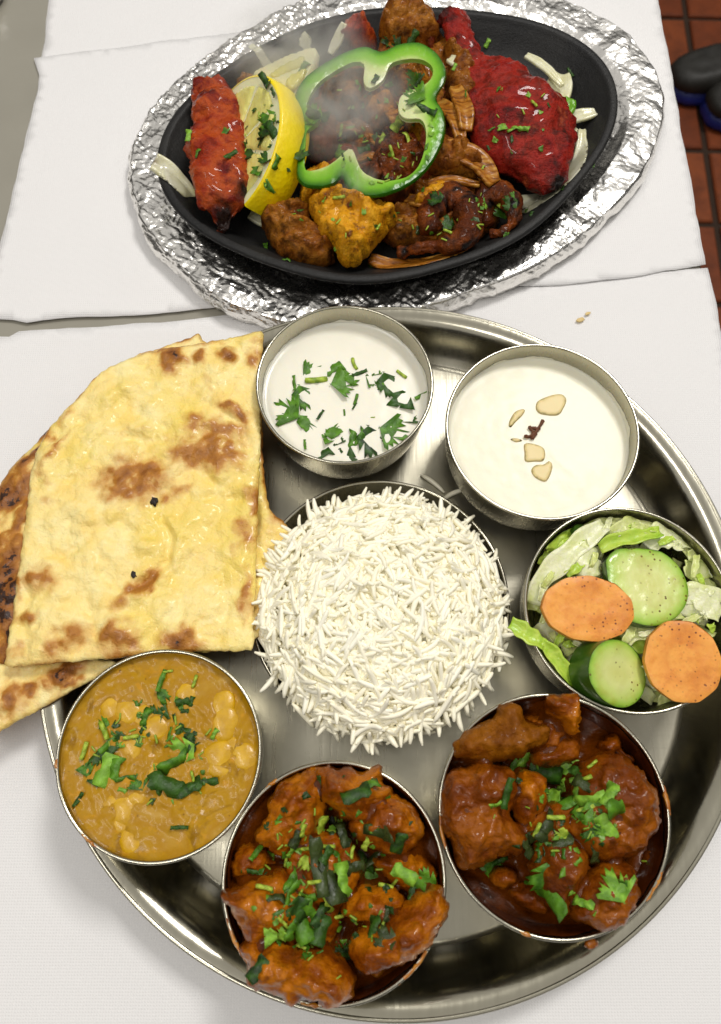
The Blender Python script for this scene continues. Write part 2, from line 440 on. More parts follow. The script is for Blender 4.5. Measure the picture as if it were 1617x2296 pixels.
def dens(P, sp):
    out = []; P = np.asarray(P, float)
    for a, b in zip(P, np.roll(P, -1, 0)):
        n = max(1, int(np.linalg.norm(b-a)/sp))
        for k in range(n): out.append(a+(b-a)*k/n)
    return np.array(out)
def paper(pts, z0, seed, label, lift=.0006, edge=None, folds=()):
    P = dens(pts, .006); P = P+np.c_[fbm(P, 60, 3, seed=seed), fbm(P, 60, 3, seed=seed+4)]*.0007
    def zf(XY):
        z = z0+(fbm(XY, 16, 3, seed=seed)*.5+.5).clip(0, 1)*lift
        for (ax, ay), (bx, by), a in folds:
            A = np.array((ax, ay)); D = np.array((bx, by))-A; L = np.linalg.norm(D); D /= L
            t = (XY-A) @ D; q = np.abs((XY-A) @ np.array((-D[1], D[0])))
            z = z+a*np.exp(-q/.0018)*((t > -.002) & (t < L))
        if edge is not None: z = z+edge(XY)
        return z
    V, F, d = sheet(P, zf, .00022, .006, seed, smooth=False)
    o = build('paper_sheet', V, F, PAPER, None, True); tag(o, label, 'paper', 'white embossed table papers'); return o
Ap = np.vstack([ats([(95, 190), (92, 140), (100, 95), (110, 0)], 0), [(-.2205, .62), (.211, .62), (.2105, .30)]])
paper(Ap, .0003, 1, 'white paper sheet farthest from the thali, under the foil platter\'s far edge')
Bp = ats([(78, 133), (89, 172), (87, 205), (62, 300), (0, 560), (-34, 690), (-32, 716), (30, 719), (62, 728), (100, 720), (150, 713), (300, 711), (380, 702), (480, 691), (700, 670), (1000, 650), (1300, 638), (1420, 622), (1582, 597), (1560, 478), (1527, 300), (1495, 110), (1462, -42), (1000, 15), (478, 82)], .001)
paper(Bp, .0012, 2, 'white paper sheet lying under the foil platter', .0008, lambda XY: .0005*np.exp(-bdist(XY, Bp)/.012))
Cp = np.vstack([ats([(-40, 768), (0, 757), (22, 757), (44, 745), (180, 737), (300, 728), (390, 722), (480, 712), (560, 700), (900, 668), (1300, 630), (1400, 618), (1586, 600), (1602, 660), (1617, 740)], .0008), [(.2150, .03), (.2150, -.3), (.2150, -.42), (-.225, -.42), (-.225, 0)]])
f1 = ats([(152, 735), (142, 905)], 0); f2 = ats([(540, 2190), (640, 2296)], 0)
paper(Cp, .0006, 3, 'white paper sheet lying under the round steel thali plate', .0008, lambda XY: .0009*np.exp(-bdist(XY, Cp)/.01)*(XY[:, 0] < .05), folds=[(f1[0], f1[1], .0006), (f2[0], f2[1], .0005)])

# shoes on the floor
def shoe(tx, ty, a, label):
    r = thing('shoe', (tx, ty, FZ+.004), label, 'shoe', 'shoes on the tiled floor'); ca, sa = math.cos(a), math.sin(a)
    T = lambda P: np.c_[np.asarray(P)[:, 0]*ca-np.asarray(P)[:, 1]*sa+tx, np.asarray(P)[:, 0]*sa+np.asarray(P)[:, 1]*ca+ty]
    ol = np.array([(0, 0), (.03, .008), (.047, .04), (.05, .09), (.042, .15), (.036, .2), (.036, .25), (.022, .275), (0, .28), (-.022, .275), (-.034, .25), (-.034, .2), (-.04, .14), (-.047, .09), (-.042, .035), (-.026, .007)])
    V, F, _ = pillow(T(ol*1.04), FZ+.006, .026, .006, .008, 1); build('sole', V, F, SHOEBLUE, r)
    def ex(XY):
        t = (XY[:, 0]-tx)*-sa+(XY[:, 1]-ty)*ca; return np.interp(t, [0, .05, .12, .17, .22, .28], [0, .008, .022, .040, .038, .032])
    V, F, _ = pillow(T(ol*.97), FZ+.028, .03, .022, .006, 2, amp=.002, nscale=40, extra=ex); up = build('upper', V, F, SHOE, r)
    P = T([(0, .215)])[0]; V, F = tube([(P[0], P[1], FZ+.07), (P[0]+.015, P[1], FZ+.10), (P[0]+.03, P[1], FZ+.13)], [.042, .044, .046], 24)
    build('trouser_cuff', V, F, CLOTH, r)
    for q in (.10, .12, .14):
        A = T([(-.02, q), (.02, q+.004)]); zz = FZ+.045+float(np.interp(q, [0, .05, .12, .17], [0, .008, .022, .040]))
        V, F = tube([(A[0][0], A[0][1], zz), ((A[0][0]+A[1][0])/2, (A[0][1]+A[1][1])/2, zz+.008), (A[1][0], A[1][1], zz)], .003, 8); build('lace', V, F, CLOTH, up)
shoe(.640, 1.040, -1.42, 'dark shoe with a blue sole, toe nearest the table edge')
shoe(.580, 1.105, -1.42, 'dark shoe with a blue sole, half hidden behind the table edge')

# ------------------------------------------------------------------ foil platter and sizzler pan
def oval(pts, z, n):
    P = smooth_closed(ats(pts, z), n); c = P.mean(0)
    # gentle smoothing of the outline
    a = np.arctan2(*(P-c).T[::-1]); r = np.linalg.norm(P-c, axis=1); o = np.argsort(a); a, r = a[o], r[o]
    t = np.linspace(-math.pi, math.pi, n, endpoint=False); rr = np.interp(t, a, r, period=2*math.pi)
    k = np.fft.rfft(rr); k[7:] = 0; return c, t, np.fft.irfft(k, n)
pan_px = [(343, 335), (362, 410), (400, 468), (500, 552), (650, 607), (800, 631), (1000, 604), (1200, 508), (1330, 375), (1380, 255), (1372, 155), (1290, 80), (1150, 35), (1000, 14), (850, 16), (700, 48), (550, 118), (420, 222)]
foil_px = [(277, 380), (300, 455), (335, 520), (400, 605), (500, 690), (620, 733), (760, 735), (900, 712), (1100, 652), (1300, 540), (1430, 420), (1483, 290), (1484, 210), (1440, 110), (1350, 38), (1200, -12), (950, -38), (700, 2), (520, 92), (400, 188), (310, 290)]
def foil_dish(name, c, t, r, seed, label, cat):
    n = len(t); prof = [(.86, .001), (.965, .0012), (.992, .0035), (1.0, .007), (.996, .011), (.985, .0145), (.97, .0165), (.95, .0172), (.925, .0172), (.90, .0168), (.875, .0160), (.85, .0145), (.825, .0125), (.80, .0108), (.77, .0098), (.72, .0095), (.6, .0095), (.4, .0095), (.2, .0095)]
    S = np.array(prof); k = np.linspace(0, len(S)-1, 96); S = np.c_[np.interp(k, range(len(S)), S[:, 0]), np.minimum(np.interp(k, range(len(S)), S[:, 1]), .0150)]
    V = []
    for s, z in S: V.append(np.c_[c[0]+s*r*np.cos(t), c[1]+s*r*np.sin(t), np.full(n, z)])
    V = np.vstack(V); F = []
    for i in range(len(S)-1):
        for j in range(n): F.append((i*n+j, i*n+(j+1) % n, (i+1)*n+(j+1) % n, (i+1)*n+j))
    sv = np.repeat(S[:, 0], n); N = vnormals(V, F); th = np.tile(t, len(S))
    # radial folds running over the lip, crumpled facets everywhere
    A = np.c_[np.cos(th)*3.2, np.sin(th)*3.2, sv*1.2]
    rad = ridged(A*np.array([3.2, 3.2, 1]), 1.0, 3, seed)*.5
    lip = np.clip((sv-.78)/.12, 0, 1)
    fine = .38+.62*np.clip(fbm(np.c_[np.cos(th), np.sin(th)], 1.3, 2, seed=seed+2)*1.2+np.where(np.cos(th-3.6) > 0, .7, -.2), 0, 1)
    U = np.c_[V[:, 0]+V[:, 2]*.7, V[:, 1]+V[:, 2]*.7]
    dsp = crease(U, .018, 3, seed)*.07+crease(U, .0080, 3, seed+7)*.15*fine**1.3+crease(U, .0038, 3, seed+5)*.24*fine**1.6+crease(U, .034, 2, seed+11)*.06+rad*.0004*lip-.0008
    V = V+N*((dsp-.0010)*np.where(V[:, 2] < .002, .25, 1))[:, None]
    V[:, 2] = np.maximum(V[:, 2], .0016)
    o = build(name, V, F, FOIL, None, False, origin=(c[0], c[1], 0)); tag(o, label, cat); return V, F
c, t, r = oval(foil_px, .012, 1080); fc, ft, fr = c, t, r
foil_dish('foil_platter', c, t, r, 21, 'oval platter wrapped in crumpled aluminium foil under the black pan', 'platter')
c2 = at(-190, -40, .01)[:2]; n2 = 300; t2 = np.linspace(-math.pi, math.pi, n2, endpoint=False)
foil_dish('foil_platter', np.array(c2), t2, (.053+.006*np.cos(3*t2)), 33, 'foil wrapped dish just peeking in at the far left corner', 'platter')

pc, pt, pr = oval(pan_px, .036, 240)
PAN_IN = [(.0, .0345), (.0006, .0358), (.0018, .0363), (.0045, .0363), (.0056, .0358), (.0064, .0346), (.0085, .0330), (.0130, .0285), (.018, .0235), (.023, .0205), (.029, .0192), (.04, .0188), (.06, .0188), (.08, .0188)]
PAN_OUT = [(.08, .0115), (.05, .0115), (.028, .0115), (.021, .0135), (.014, .0195), (.008, .0255), (.004, .0305), (.0022, .0325), (.0008, .0330)]
V = []; n = len(pt)
for d, z in PAN_OUT+PAN_IN:
    rr = pr-d; V.append(np.c_[pc[0]+rr*np.cos(pt), pc[1]+rr*np.sin(pt), np.full(n, z)])
V = np.vstack(V); m_ = len(PAN_OUT+PAN_IN); F = []
for i in range(m_-1):
    for j in range(n): F.append((i*n+j, i*n+(j+1) % n, (i+1)*n+(j+1) % n, (i+1)*n+j))
V = np.vstack([V, [(pc[0], pc[1], .0188), (pc[0], pc[1], .0115)]]); a = len(V)-2
for j in range(n): F.append(((m_-1)*n+j, (m_-1)*n+(j+1) % n, a)); F.append((j, a+1, (j+1) % n))
V[:, 2] += fbm(V, 60, 3, seed=3)*.00018
o = build('sizzler_pan', V, F, IRON, None, True, origin=(pc[0], pc[1], .0115)); tag(o, 'black oval cast iron sizzler pan set in the foil platter', 'pan'); surf('pan', V, F)

# ------------------------------------------------------------------ thali plate and bowls
PLX, PLY, PLR = .0168, -.0600, .1740
pl = thing('thali_plate', (PLX, PLY, .001), 'large round stainless steel thali plate holding all the bowls', 'plate')
fr_ = [(0, .0042), (.05, .0042), (.10, .0041), (.135, .0040), (.1475, .0040), (.1490, .0044), (.1502, .0054)]
wl = [(.1502, .0054), (.1530, .0072), (.1570, .0110), (.1605, .0155), (.1635, .0200), (.1665, .0232), (.1700, .0245), (.1722, .0247)]
V, F = lathe([(0, .0018)]+[(.14, .0018), (.1505, .0026), (.1545, .0056)][0:2], 160, PLX, PLY); build('underside', V, F, STEEL, pl)
V, F = lathe(fr_, 200, PLX, PLY); build('plate_floor', V, F, STEEL_FLOOR, pl); surf('plate', V, F)
V, F = lathe([(.14, .0018), (.1508, .0030), (.1545, .0062), (.1580, .0098), (.1618, .0148), (.1650, .0195), (.168, .0224), (.1712, .0236), (.1722, .0238)][::-1], 200, PLX, PLY)
build('outer_wall', V, F[::1], STEEL, pl)
V, F = lathe(wl, 200, PLX, PLY); build('inner_wall', V, F, STEEL_WALL, pl)
V, F = lathe([(.1722, .0236), (.1733, .0234), (.1740, .0240), (.1741, .0247), (.1735, .0253), (.1725, .0251), (.1721, .0246)], 200, PLX, PLY); build('rolled_rim', V, F, STEEL_RIM, pl)

BOWL = {}
def bowl(key, label, px, ztop, R, h=.042, name='steel_bowl', flare=1.0, tilt=None):
    x0, x1, y0, y1 = px
    A = at(x0, (y0+y1)/2, ztop); B = at(x1, (y0+y1)/2, ztop); C = at((x0+x1)/2, y0, ztop); D = at((x0+x1)/2, y1, ztop)
    cx, cy = (A[0]+B[0])/2, (C[1]+D[1])/2; zb = ztop-h
    r = thing(name, (cx, cy, zb), label, 'bowl', 'stainless steel bowls on the thali')
    pr_ = [(0, 0), (.50, 0), (.66, .0002), (.755, .0014), (.835, .0045), (.895, .0095), (.935, .0155), (.965, .0225), (.985, h*.72), (1.0, h)]
    k = np.linspace(0, len(pr_)-1, 40); S = np.array(pr_)
    out = [(float(np.interp(q, range(len(S)), S[:, 0]))*R, float(np.interp(q, range(len(S)), S[:, 1]))) for q in k]
    th = .0009; inn = [(max(0, a-th), min(z+th, h)) for a, z in out][::-1]
    V, F = lathe(out, 120, cx, cy, zb); build('outer_wall', V, F, STEEL, r)
    V2, F2 = lathe([(a, z) for a, z in inn], 120, cx, cy, zb); build('inner_wall', V2, F2, STEEL, r)
    rm = []
    for q in range(9): a = math.pi*2*q/8; rm.append((R-th/2+.00085*math.cos(a), h+.00075*math.sin(a)))
    V3, F3 = lathe(rm, 120, cx, cy, zb); build('rim_bead', V3, F3, STEEL_RIM, r)
    BOWL[key] = dict(x=cx, y=cy, zb=zb, zt=ztop, R=R, h=h, inn=np.array(inn[::-1]))
    return r
def bowl_r(b, z):
    """inner radius at world height z"""
    return float(np.interp(z-b['zb'], b['inn'][:, 1], b['inn'][:, 0]))
bowl('raita', 'steel bowl of white raita with coriander, touching the naan and the foil platter', (575, 970.7, 685, 1042), .0465, .0452)
bowl('kheer', 'steel bowl of white rice pudding with almond flakes', (997, 1436, 775, 1163), .0465, .0482)
bowl('salad', 'steel bowl of shredded lettuce, cucumber and carrot salad', (1178, 1645, 1137, 1605), .0465, .0483)
bowl('curry_b', 'steel bowl of brown curry beside the salad bowl', (982, 1505, 1558, 2109), .0475, .0488)
bowl('curry_a', 'steel bowl of orange brown curry nearest the camera', (498, 1000, 1702, 2265), .0495, .0458, .0435)
bowl('dal', 'steel bowl of yellow dal beside the naan', (128.7, 583.6, 1452, 1945), .0500, .0440, .0435)
# the shallow rice dish
RX, RY, RR, RZ = .0093, -.0560, .0634, .0290
rd = thing('rice_dish', (RX, RY, .0045), 'shallow steel dish under the mound of white rice', 'dish')
V, F = lathe([(0, .0045), (.046, .0045), (.053, .006), (.0585, .012), (.061, .020), (.0628, RZ)], 140, RX, RY); build('outer_wall', V, F, STEEL, rd)
V, F = lathe([(0, .0054), (.0455, .0054), (.0522, .007), (.0576, .0128), (.0600, .0203), (.0618, RZ)][::-1], 140, RX, RY); build('inner_wall', V, F, STEEL, rd)
V, F = lathe([(.0623+.0010*math.cos(a), RZ+.0009*math.sin(a)) for a in np.linspace(0, 2*math.pi, 9)], 140, RX, RY); build('rim_bead', V, F, STEEL_RIM, rd)

# ------------------------------------------------------------------ food materials
def m_food(name, cols, scale=60, rough=.4, coat=.3, bscale=260, bstr=.5, bdist_=.001, sss=.08, detail=5, spec=.14, charc=None, charth=(.62, .72), chars=45, fac_attr=None, coatr=.12, rvar=.2):
    m = M(name); n = m.noise(scale, detail, .6, dist=.4)
    k = [(p, c) for p, c in zip(np.linspace(.3, .72, len(cols)), cols)]
    c = m.ramp(n, k)
    if charc: c = m.mix(m.ramp(m.noise(chars, 6, .65), [(charth[0], 0), (charth[1], 1)]), c, charc)
    if fac_attr: c = m.mix(m.ramp(m.math('ADD', m.attr(fac_attr[0]), m.math('MULTIPLY', m.math('SUBTRACT', m.noise(180, 4), .5), .7)), [(.3, 0), (.7, 1)]), c, fac_attr[1])
    b = m.math('ADD', m.math('ADD', m.noise(bscale, 5, .6), m.math('MULTIPLY', m.noise(bscale*2.6, 4, .6), .45)), m.math('MULTIPLY', m.noise(bscale*.35, 3), 1.2))
    b = m.math('ADD', b, m.math('MULTIPLY', m.noise(1, 4, .6, m.map((160, 640, 300), (.3, .2, .7))), .6))
    rg = m.math('ADD', m.math('MULTIPLY', m.noise(scale*2.3, 3), rvar*2), rough-rvar)
    return m.end(c, rg, 0, m.bump(b, bstr, bdist_), sss=sss, ssss=.002, coat=coat*.5, coatr=.07, spec=spec)
GRAVY = m_food('curry_gravy', [lin(62, 26, 1), lin(96, 44, 2), lin(74, 33, 1)], 90, .26, .7, 320, .45, .0011, .05)
CHUNK_A = m_food('curry_piece_orange', [lin(90, 38, 1), lin(136, 67, 2), lin(184, 108, 8), lin(112, 52, 1)], 62, .32, .7, 280, .72, .0014, .0, charc=lin(84, 34, 10), charth=(.56, .72))
CHUNK_B = m_food('curry_piece_brown', [lin(80, 32, 1), lin(115, 54, 3), lin(150, 82, 9), lin(96, 40, 2)], 55, .34, .6, 280, .72, .0014, .0, charc=lin(72, 28, 10), charth=(.58, .74))
CHUNK_FLAT = m_food('curry_piece_light', [lin(104, 54, 2), lin(142, 84, 7), lin(110, 54, 2)], 70, .45, .15, 420, .8, .0010, .0)
m = M('sauce_film'); FILM = m.end(m.ramp(m.noise(70, 5), [(.35, lin(46, 17, 6)), (.6, lin(78, 34, 8)), (.75, lin(40, 14, 5))]), .22, 0, m.bump(m.noise(140, 4), .4, .001), coat=.5)
m = M('rim_sauce'); RIMSAUCE = m.end(m.ramp(m.noise(300, 3), [(.35, lin(190, 130, 30)), (.7, lin(150, 70, 15))]), .3, coat=.5)
def m_cream(name, c, rough, bs, bstr, coat=.2, spec=.5):
    m = M(name); n = m.noise(bs, 4, .6)
    return m.end(m.mix(m.noise(40, 3), c, tuple(np.array(c[:3])*.96)+(1,)), rough, 0, m.bump(n, bstr, .0006), sss=.25, sssr=(1, .8, .5), ssss=.004, coat=coat, spec=spec)
RAITA = m_cream('raita_yoghurt', lin(243, 239, 222), .28, 90, .12)
KHEER = m_cream('kheer_milk', lin(243, 239, 216), .42, 300, .12, .05, .3)
m = M('cooked_rice'); RICE = m.end(m.mix(m.rnd(), lin(255, 252, 234), lin(252, 246, 220)), .38, 0, m.bump(m.noise(900, 2), .1, .0003), spec=.35)
ALMOND = M('almond'); ALMOND = ALMOND.end(lin(226, 204, 146), .45, sss=.2)
SPICE = M('brown_spice'); SPICE = SPICE.end(lin(96, 52, 20), .6)
def m_leaf(name, a, b, rough=.38):
    m = M(name); c = m.mix(m.rnd(), a, b); v = m.math('ADD', m.math('MULTIPLY', m.noise(5, 5, .65, dist=.6), .75), m.math('MULTIPLY', m.wave(1.1, 3.0, dirn='DIAGONAL'), .25))
    c = m.mix(m.ramp(v, [(.38, 0), (.7, .8)]), c, tuple(np.array(b[:3])*1.5)+(1,))
    return m.end(c, rough, 0, m.bump(v, .7, .0012), spec=.4, sss=.1, sssr=(.5, 1, .2), ssss=.001)
LEAF_D = m_leaf('coriander_dark', lin(24, 48, 12), lin(46, 80, 18)); LEAF_M = m_leaf('coriander_green', lin(46, 88, 14), lin(80, 124, 26)); LEAF_L = m_leaf('coriander_light', lin(84, 130, 26), lin(124, 168, 52))
LEAF_W = m_leaf('coriander_sauced', lin(34, 46, 20), lin(54, 66, 30), .25)
STEM = m_leaf('coriander_cutting', lin(120, 148, 32), lin(156, 176, 60), .35)

# ------------------------------------------------------------------ chopped coriander, shared meshes
def clip_poly(P, n, d):
    out = []; P = list(P)
    for a, b in zip(P, P[1:]+P[:1]):
        da, db = np.dot(a, n)-d, np.dot(b, n)-d
        if da <= 0: out.append(a)
        if da*db < 0: out.append(a+(b-a)*da/(da-db))
    return out
def leaf_outline(seed, cut):
    r = np.random.RandomState(seed); pts = [np.array((-.05, 0.)), np.array((.05, 0.))]
    nt = r.randint(8, 11); a0, a1 = math.radians(-62), math.radians(62)
    for k in range(nt*2+1):
        t = k/(nt*2); a = a1*0+(a0+(a1-a0)*t); lobe = .80+.20*abs(math.cos(1.5*math.pi*(t-.5)))
        rr = lobe*(1 if k % 2 else .84)*r.uniform(.94, 1.05)
        if k in (nt*2//3, nt*4//3): rr *= .66
        pts.append(np.array((math.sin(-a) if False else math.sin(a), math.cos(a)))*rr*np.array((.82, 1)))
    pts = pts[:1]+pts[2:][::-1]+pts[1:2]
    pts = [np.array((-p[0], p[1])) for p in pts]
    for (ang, d) in cut: pts = clip_poly(pts, np.array((math.cos(ang), math.sin(ang))), d)
    P = np.array(pts); return P-P.mean(0)
def sheet_mesh(name, P, curl, seed, th=.018):
    A = .5*np.sum(P[:, 0]*np.roll(P[:, 1], -1)-P[:, 1]*np.roll(P[:, 0], -1))
    if A < 0: P = P[::-1]
    zf = lambda XY: curl*(XY[:, 0]**2)+.4*curl*XY[:, 1]**2*np.sign(curl)*0+fbm(XY, 1.9, 3, seed=seed)*.17
    V, F, d = sheet(P, zf, th, .2, seed, smooth=False)
    me = bpy.data.meshes.new(name); me.from_pydata(V.tolist(), [], [tuple(map(int, f)) for f in F]); me.polygons.foreach_set('use_smooth', np.ones(len(me.polygons), bool)); return me
LEAFV = [sheet_mesh('leaf', leaf_outline(s, cut), cu, s) for s, cut, cu in [
    (1, [], .25), (2, [(0, .25)], -.2), (3, [(1.9, .5)], .3), (4, [(0, .35), (3.4, .3)], -.25), (5, [(-.9, .05)], .35), (6, [(2.6, .12)], .2), (8, [(-.3, .15), (2.2, .6)], .4)]]
def strip_outline(seed, w):
    r = np.random.RandomState(seed); n = 7; L = [(-.5+k/(n-1), w*(.5+r.uniform(-.12, .12))) for k in range(n)]
    return np.array([(x, -y*r.uniform(.7, 1.2)) for x, y in L]+[(x, y) for x, y in L[::-1]])
STRIPV = [sheet_mesh('leaf_strip', strip_outline(s, w), cu, s, .03) for s, w, cu in [(11, .26, .5), (12, .36, -.4), (13, .2, .6), (14, .5, .3)]]
def stem_mesh(seed, bend):
    x = np.linspace(-.5, .5, 6); V, F = tube(np.c_[x, bend*(x**2), 0*x], [.13, .145, .14, .14, .145, .13], 8)
    me = bpy.data.meshes.new('stem_piece'); me.from_pydata(V.tolist(), [], F); me.polygons.foreach_set('use_smooth', np.ones(len(me.polygons), bool)); return me
STEMV = [stem_mesh(1, .1), stem_mesh(2, -.35)]
_copies = {}
def mesh_with(me, mat):
    k = (me.name, mat.name)
    if k not in _copies:
        c = me.copy(); c.materials.clear(); c.materials.append(mat); _copies[k] = c
    return _copies[k]
def where(key, p):
    if key in BOWL: b = BOWL[key]; dx, dy, rim = (p[0]-b['x'])/b['R'], (p[1]-b['y'])/b['R'], 'rim'
    else: dx, dy, rim = (p[0]-pc[0])/.135, (p[1]-pc[1])/.09, 'rim'
    w = ['right', 'far right', 'far', 'far left', 'left', 'near left', 'near', 'near right'][int(round(math.atan2(dy, dx)/(math.pi/4))) % 8]; r = math.hypot(dx, dy)
    return 'at the middle' if r < .22 else 'halfway to the '+w+' rim' if r < .62 else 'by the '+w+' rim'
def where_label(key, p, kind, mat, dish):
    look = {LEAF_D: 'dark green', LEAF_M: 'mid green', LEAF_L: 'light green', LEAF_W: 'sauce coated', STEM: 'pale green'}[mat]
    return look+' coriander '+{'L': 'leaf', 'S': 'strip', 'T': 'stem'}[kind[0]]+' on '+dish+', '+where(key, p)
def garnish(key, spots, label, cat, group, lift=.0006, embed=0.0):
    """spots: (x, y, size in photo px, turn in degrees, kind, material[, own label])"""
    for k, s in enumerate(spots):
        x, y, size, rot, kind, mat = s[:6]
        p, nrm = hit(key, x, y)
        if p is None: continue
        R = random.Random(int(x*13+y*7)); nrm = (nrm+Vector((R.uniform(-.2, .2), R.uniform(-.2, .2), .7))).normalized()
        L = size/FPX*(Vector(CAM)-p).length
        if kind[0] == 'L': me, nm = LEAFV[int(kind[1:]) % len(LEAFV)], 'coriander_leaf'
        elif kind[0] == 'S': me, nm = STRIPV[int(kind[1:]) % len(STRIPV)], 'coriander_leaf'
        else: me, nm = STEMV[int(kind[1:]) % 2], 'coriander_cutting'
        o = bpy.data.objects.new(nm, mesh_with(me, mat)); link(o)
        Q = frame(nrm).to_4x4() @ Matrix.Rotation(math.radians(rot), 4, 'Z')
        if kind[0] == 'S': Q = Q @ Matrix.Rotation(R.uniform(-.35, .35), 4, 'X')
        o.matrix_world = Matrix.Translation(p+nrm*(lift+(.13*L if kind[0] == 'T' else .10*L if kind[0] == 'S' else .05*L)*(1-embed))) @ Q @ Matrix.Scale(L, 4)
        tag(o, where_label(key, p, kind, mat, label), 'herb', group)
def bits(key, regions, seed, parent_label, group=None):
    """crumbs of chopped coriander too small to pick apart, one object for a dish"""
    R = random.Random(seed); Vs = []; Fs = []; mi = []; n = 0; mats = [LEAF_D, LEAF_M, LEAF_L, STEM]
    for x0, y0, rx, ry, cnt in regions:
        for _ in range(cnt):
            a = R.uniform(0, 6.28); q_ = math.sqrt(R.random()); p, nr = hit(key, x0+rx*q_*math.cos(a), y0+ry*q_*math.sin(a))
            if p is None: continue
            st = R.random() < .35; me = STEMV[0] if st else R.choice(LEAFV[1:]+STRIPV[:2]); L = R.uniform(.0022, .0048)*(.8 if st else 1)
            Mx = Matrix.Translation(p+nr*.0004) @ frame((nr+Vector((0, 0, .6))).normalized()).to_4x4() @ Matrix.Rotation(R.uniform(0, 6.28), 4, 'Z') @ Matrix.Scale(L, 4)
            Vs += [tuple(Mx @ v.co) for v in me.vertices]; k = 3 if st else R.randrange(3)
            for f in me.polygons: Fs.append(tuple(i+n for i in f.vertices)); mi.append(k)
            n += len(me.vertices)
    o = build('coriander_crumbs', Vs, Fs, mats, None, True, midx=mi); tag(o, parent_label, 'herb', kind='stuff'); return o
def scatter(key, x0, y0, rx, ry, n, smin, smax, kinds, mats, seed):
    R = random.Random(seed); out = []
    for _ in range(n):
        a = R.uniform(0, 6.28); q = math.sqrt(R.random())
        out.append((x0+rx*q*math.cos(a), y0+ry*q*math.sin(a), R.uniform(smin, smax), R.uniform(0, 360), R.choice(kinds), R.choice(mats)))
    return out

# ------------------------------------------------------------------ raita and kheer
def liquid(key, name, z, mat, label, cat, amp, seed, sk):
    b = BOWL[key]; r0 = bowl_r(b, z)+.0004; rows = 44; nn = 132; V = [(b['x'], b['y'], z)]
    for i in range(1, rows+1):
        q = r0*i/rows
        for k in range(nn):
            a = 2*math.pi*k/nn; V.append((b['x']+q*math.cos(a), b['y']+q*math.sin(a), z+.0012*math.exp(-(r0-q)/.0012)))
    V = np.array(V); V[:, 2] += fbm(V, sk, 3, seed=seed)*amp
    F = [(0, 1+k, 1+(k+1) % nn) for k in range(nn)]
    for i in range(rows-1):
        for k in range(nn): F.append((1+i*nn+k, 1+(i+1)*nn+k, 1+(i+1)*nn+(k+1) % nn, 1+i*nn+(k+1) % nn))
    # body below the surface
    n0 = len(V); low = []
    zs = np.linspace(z-.002, b['zb']+.003, 6)
    for zz in zs:
        rr = bowl_r(b, zz)+.0002
        low += [(b['x']+rr*math.cos(2*math.pi*k/nn), b['y']+rr*math.sin(2*math.pi*k/nn), zz) for k in range(nn)]
    V = np.vstack([V, low]); prev = 1+(rows-1)*nn
    for i in range(6):
        cur = n0+i*nn
        for k in range(nn): F.append((prev+k, cur+k, cur+(k+1) % nn, prev+(k+1) % nn))
        prev = cur
    F.append(tuple(prev+k for k in range(nn))[::-1])
    o = build(name, V, F, mat, None, True, origin=(b['x'], b['y'], b['zb']+.003)); tag(o, label, cat); surf(key, V, F)
    aa = np.arange(150)*2*math.pi/150; top = .0008+.0042*np.clip(fbm(np.c_[np.cos(aa), np.sin(aa)], 2.2, 4, seed=seed+4)*.9+.12, 0, 1); V = []
    for i in range(6):
        for k in range(150):
            zz = z+top[k]*i/5; rr = bowl_r(b, zz)-.00012-.0003*(1-i/5); V.append((b['x']+rr*math.cos(aa[k]), b['y']+rr*math.sin(aa[k]), zz))
    build('wall_smear', V, [(i*150+k, (i+1)*150+k, (i+1)*150+(k+1) % 150, i*150+(k+1) % 150) for i in range(5) for k in range(150)], mat, o)
    return o
liquid('raita', 'raita', .0335, RAITA, 'thin white yoghurt raita filling the bowl beside the naan', 'raita', .00025, 5, 60)
kh = liquid('kheer', 'rice_pudding', .0352, KHEER, 'creamy white rice pudding filling its bowl', 'pudding', .00015, 6, 90)
q = zc(640, 760, 3.515)
def qq(x, y): return q([(x, y)])[0]
rs = []
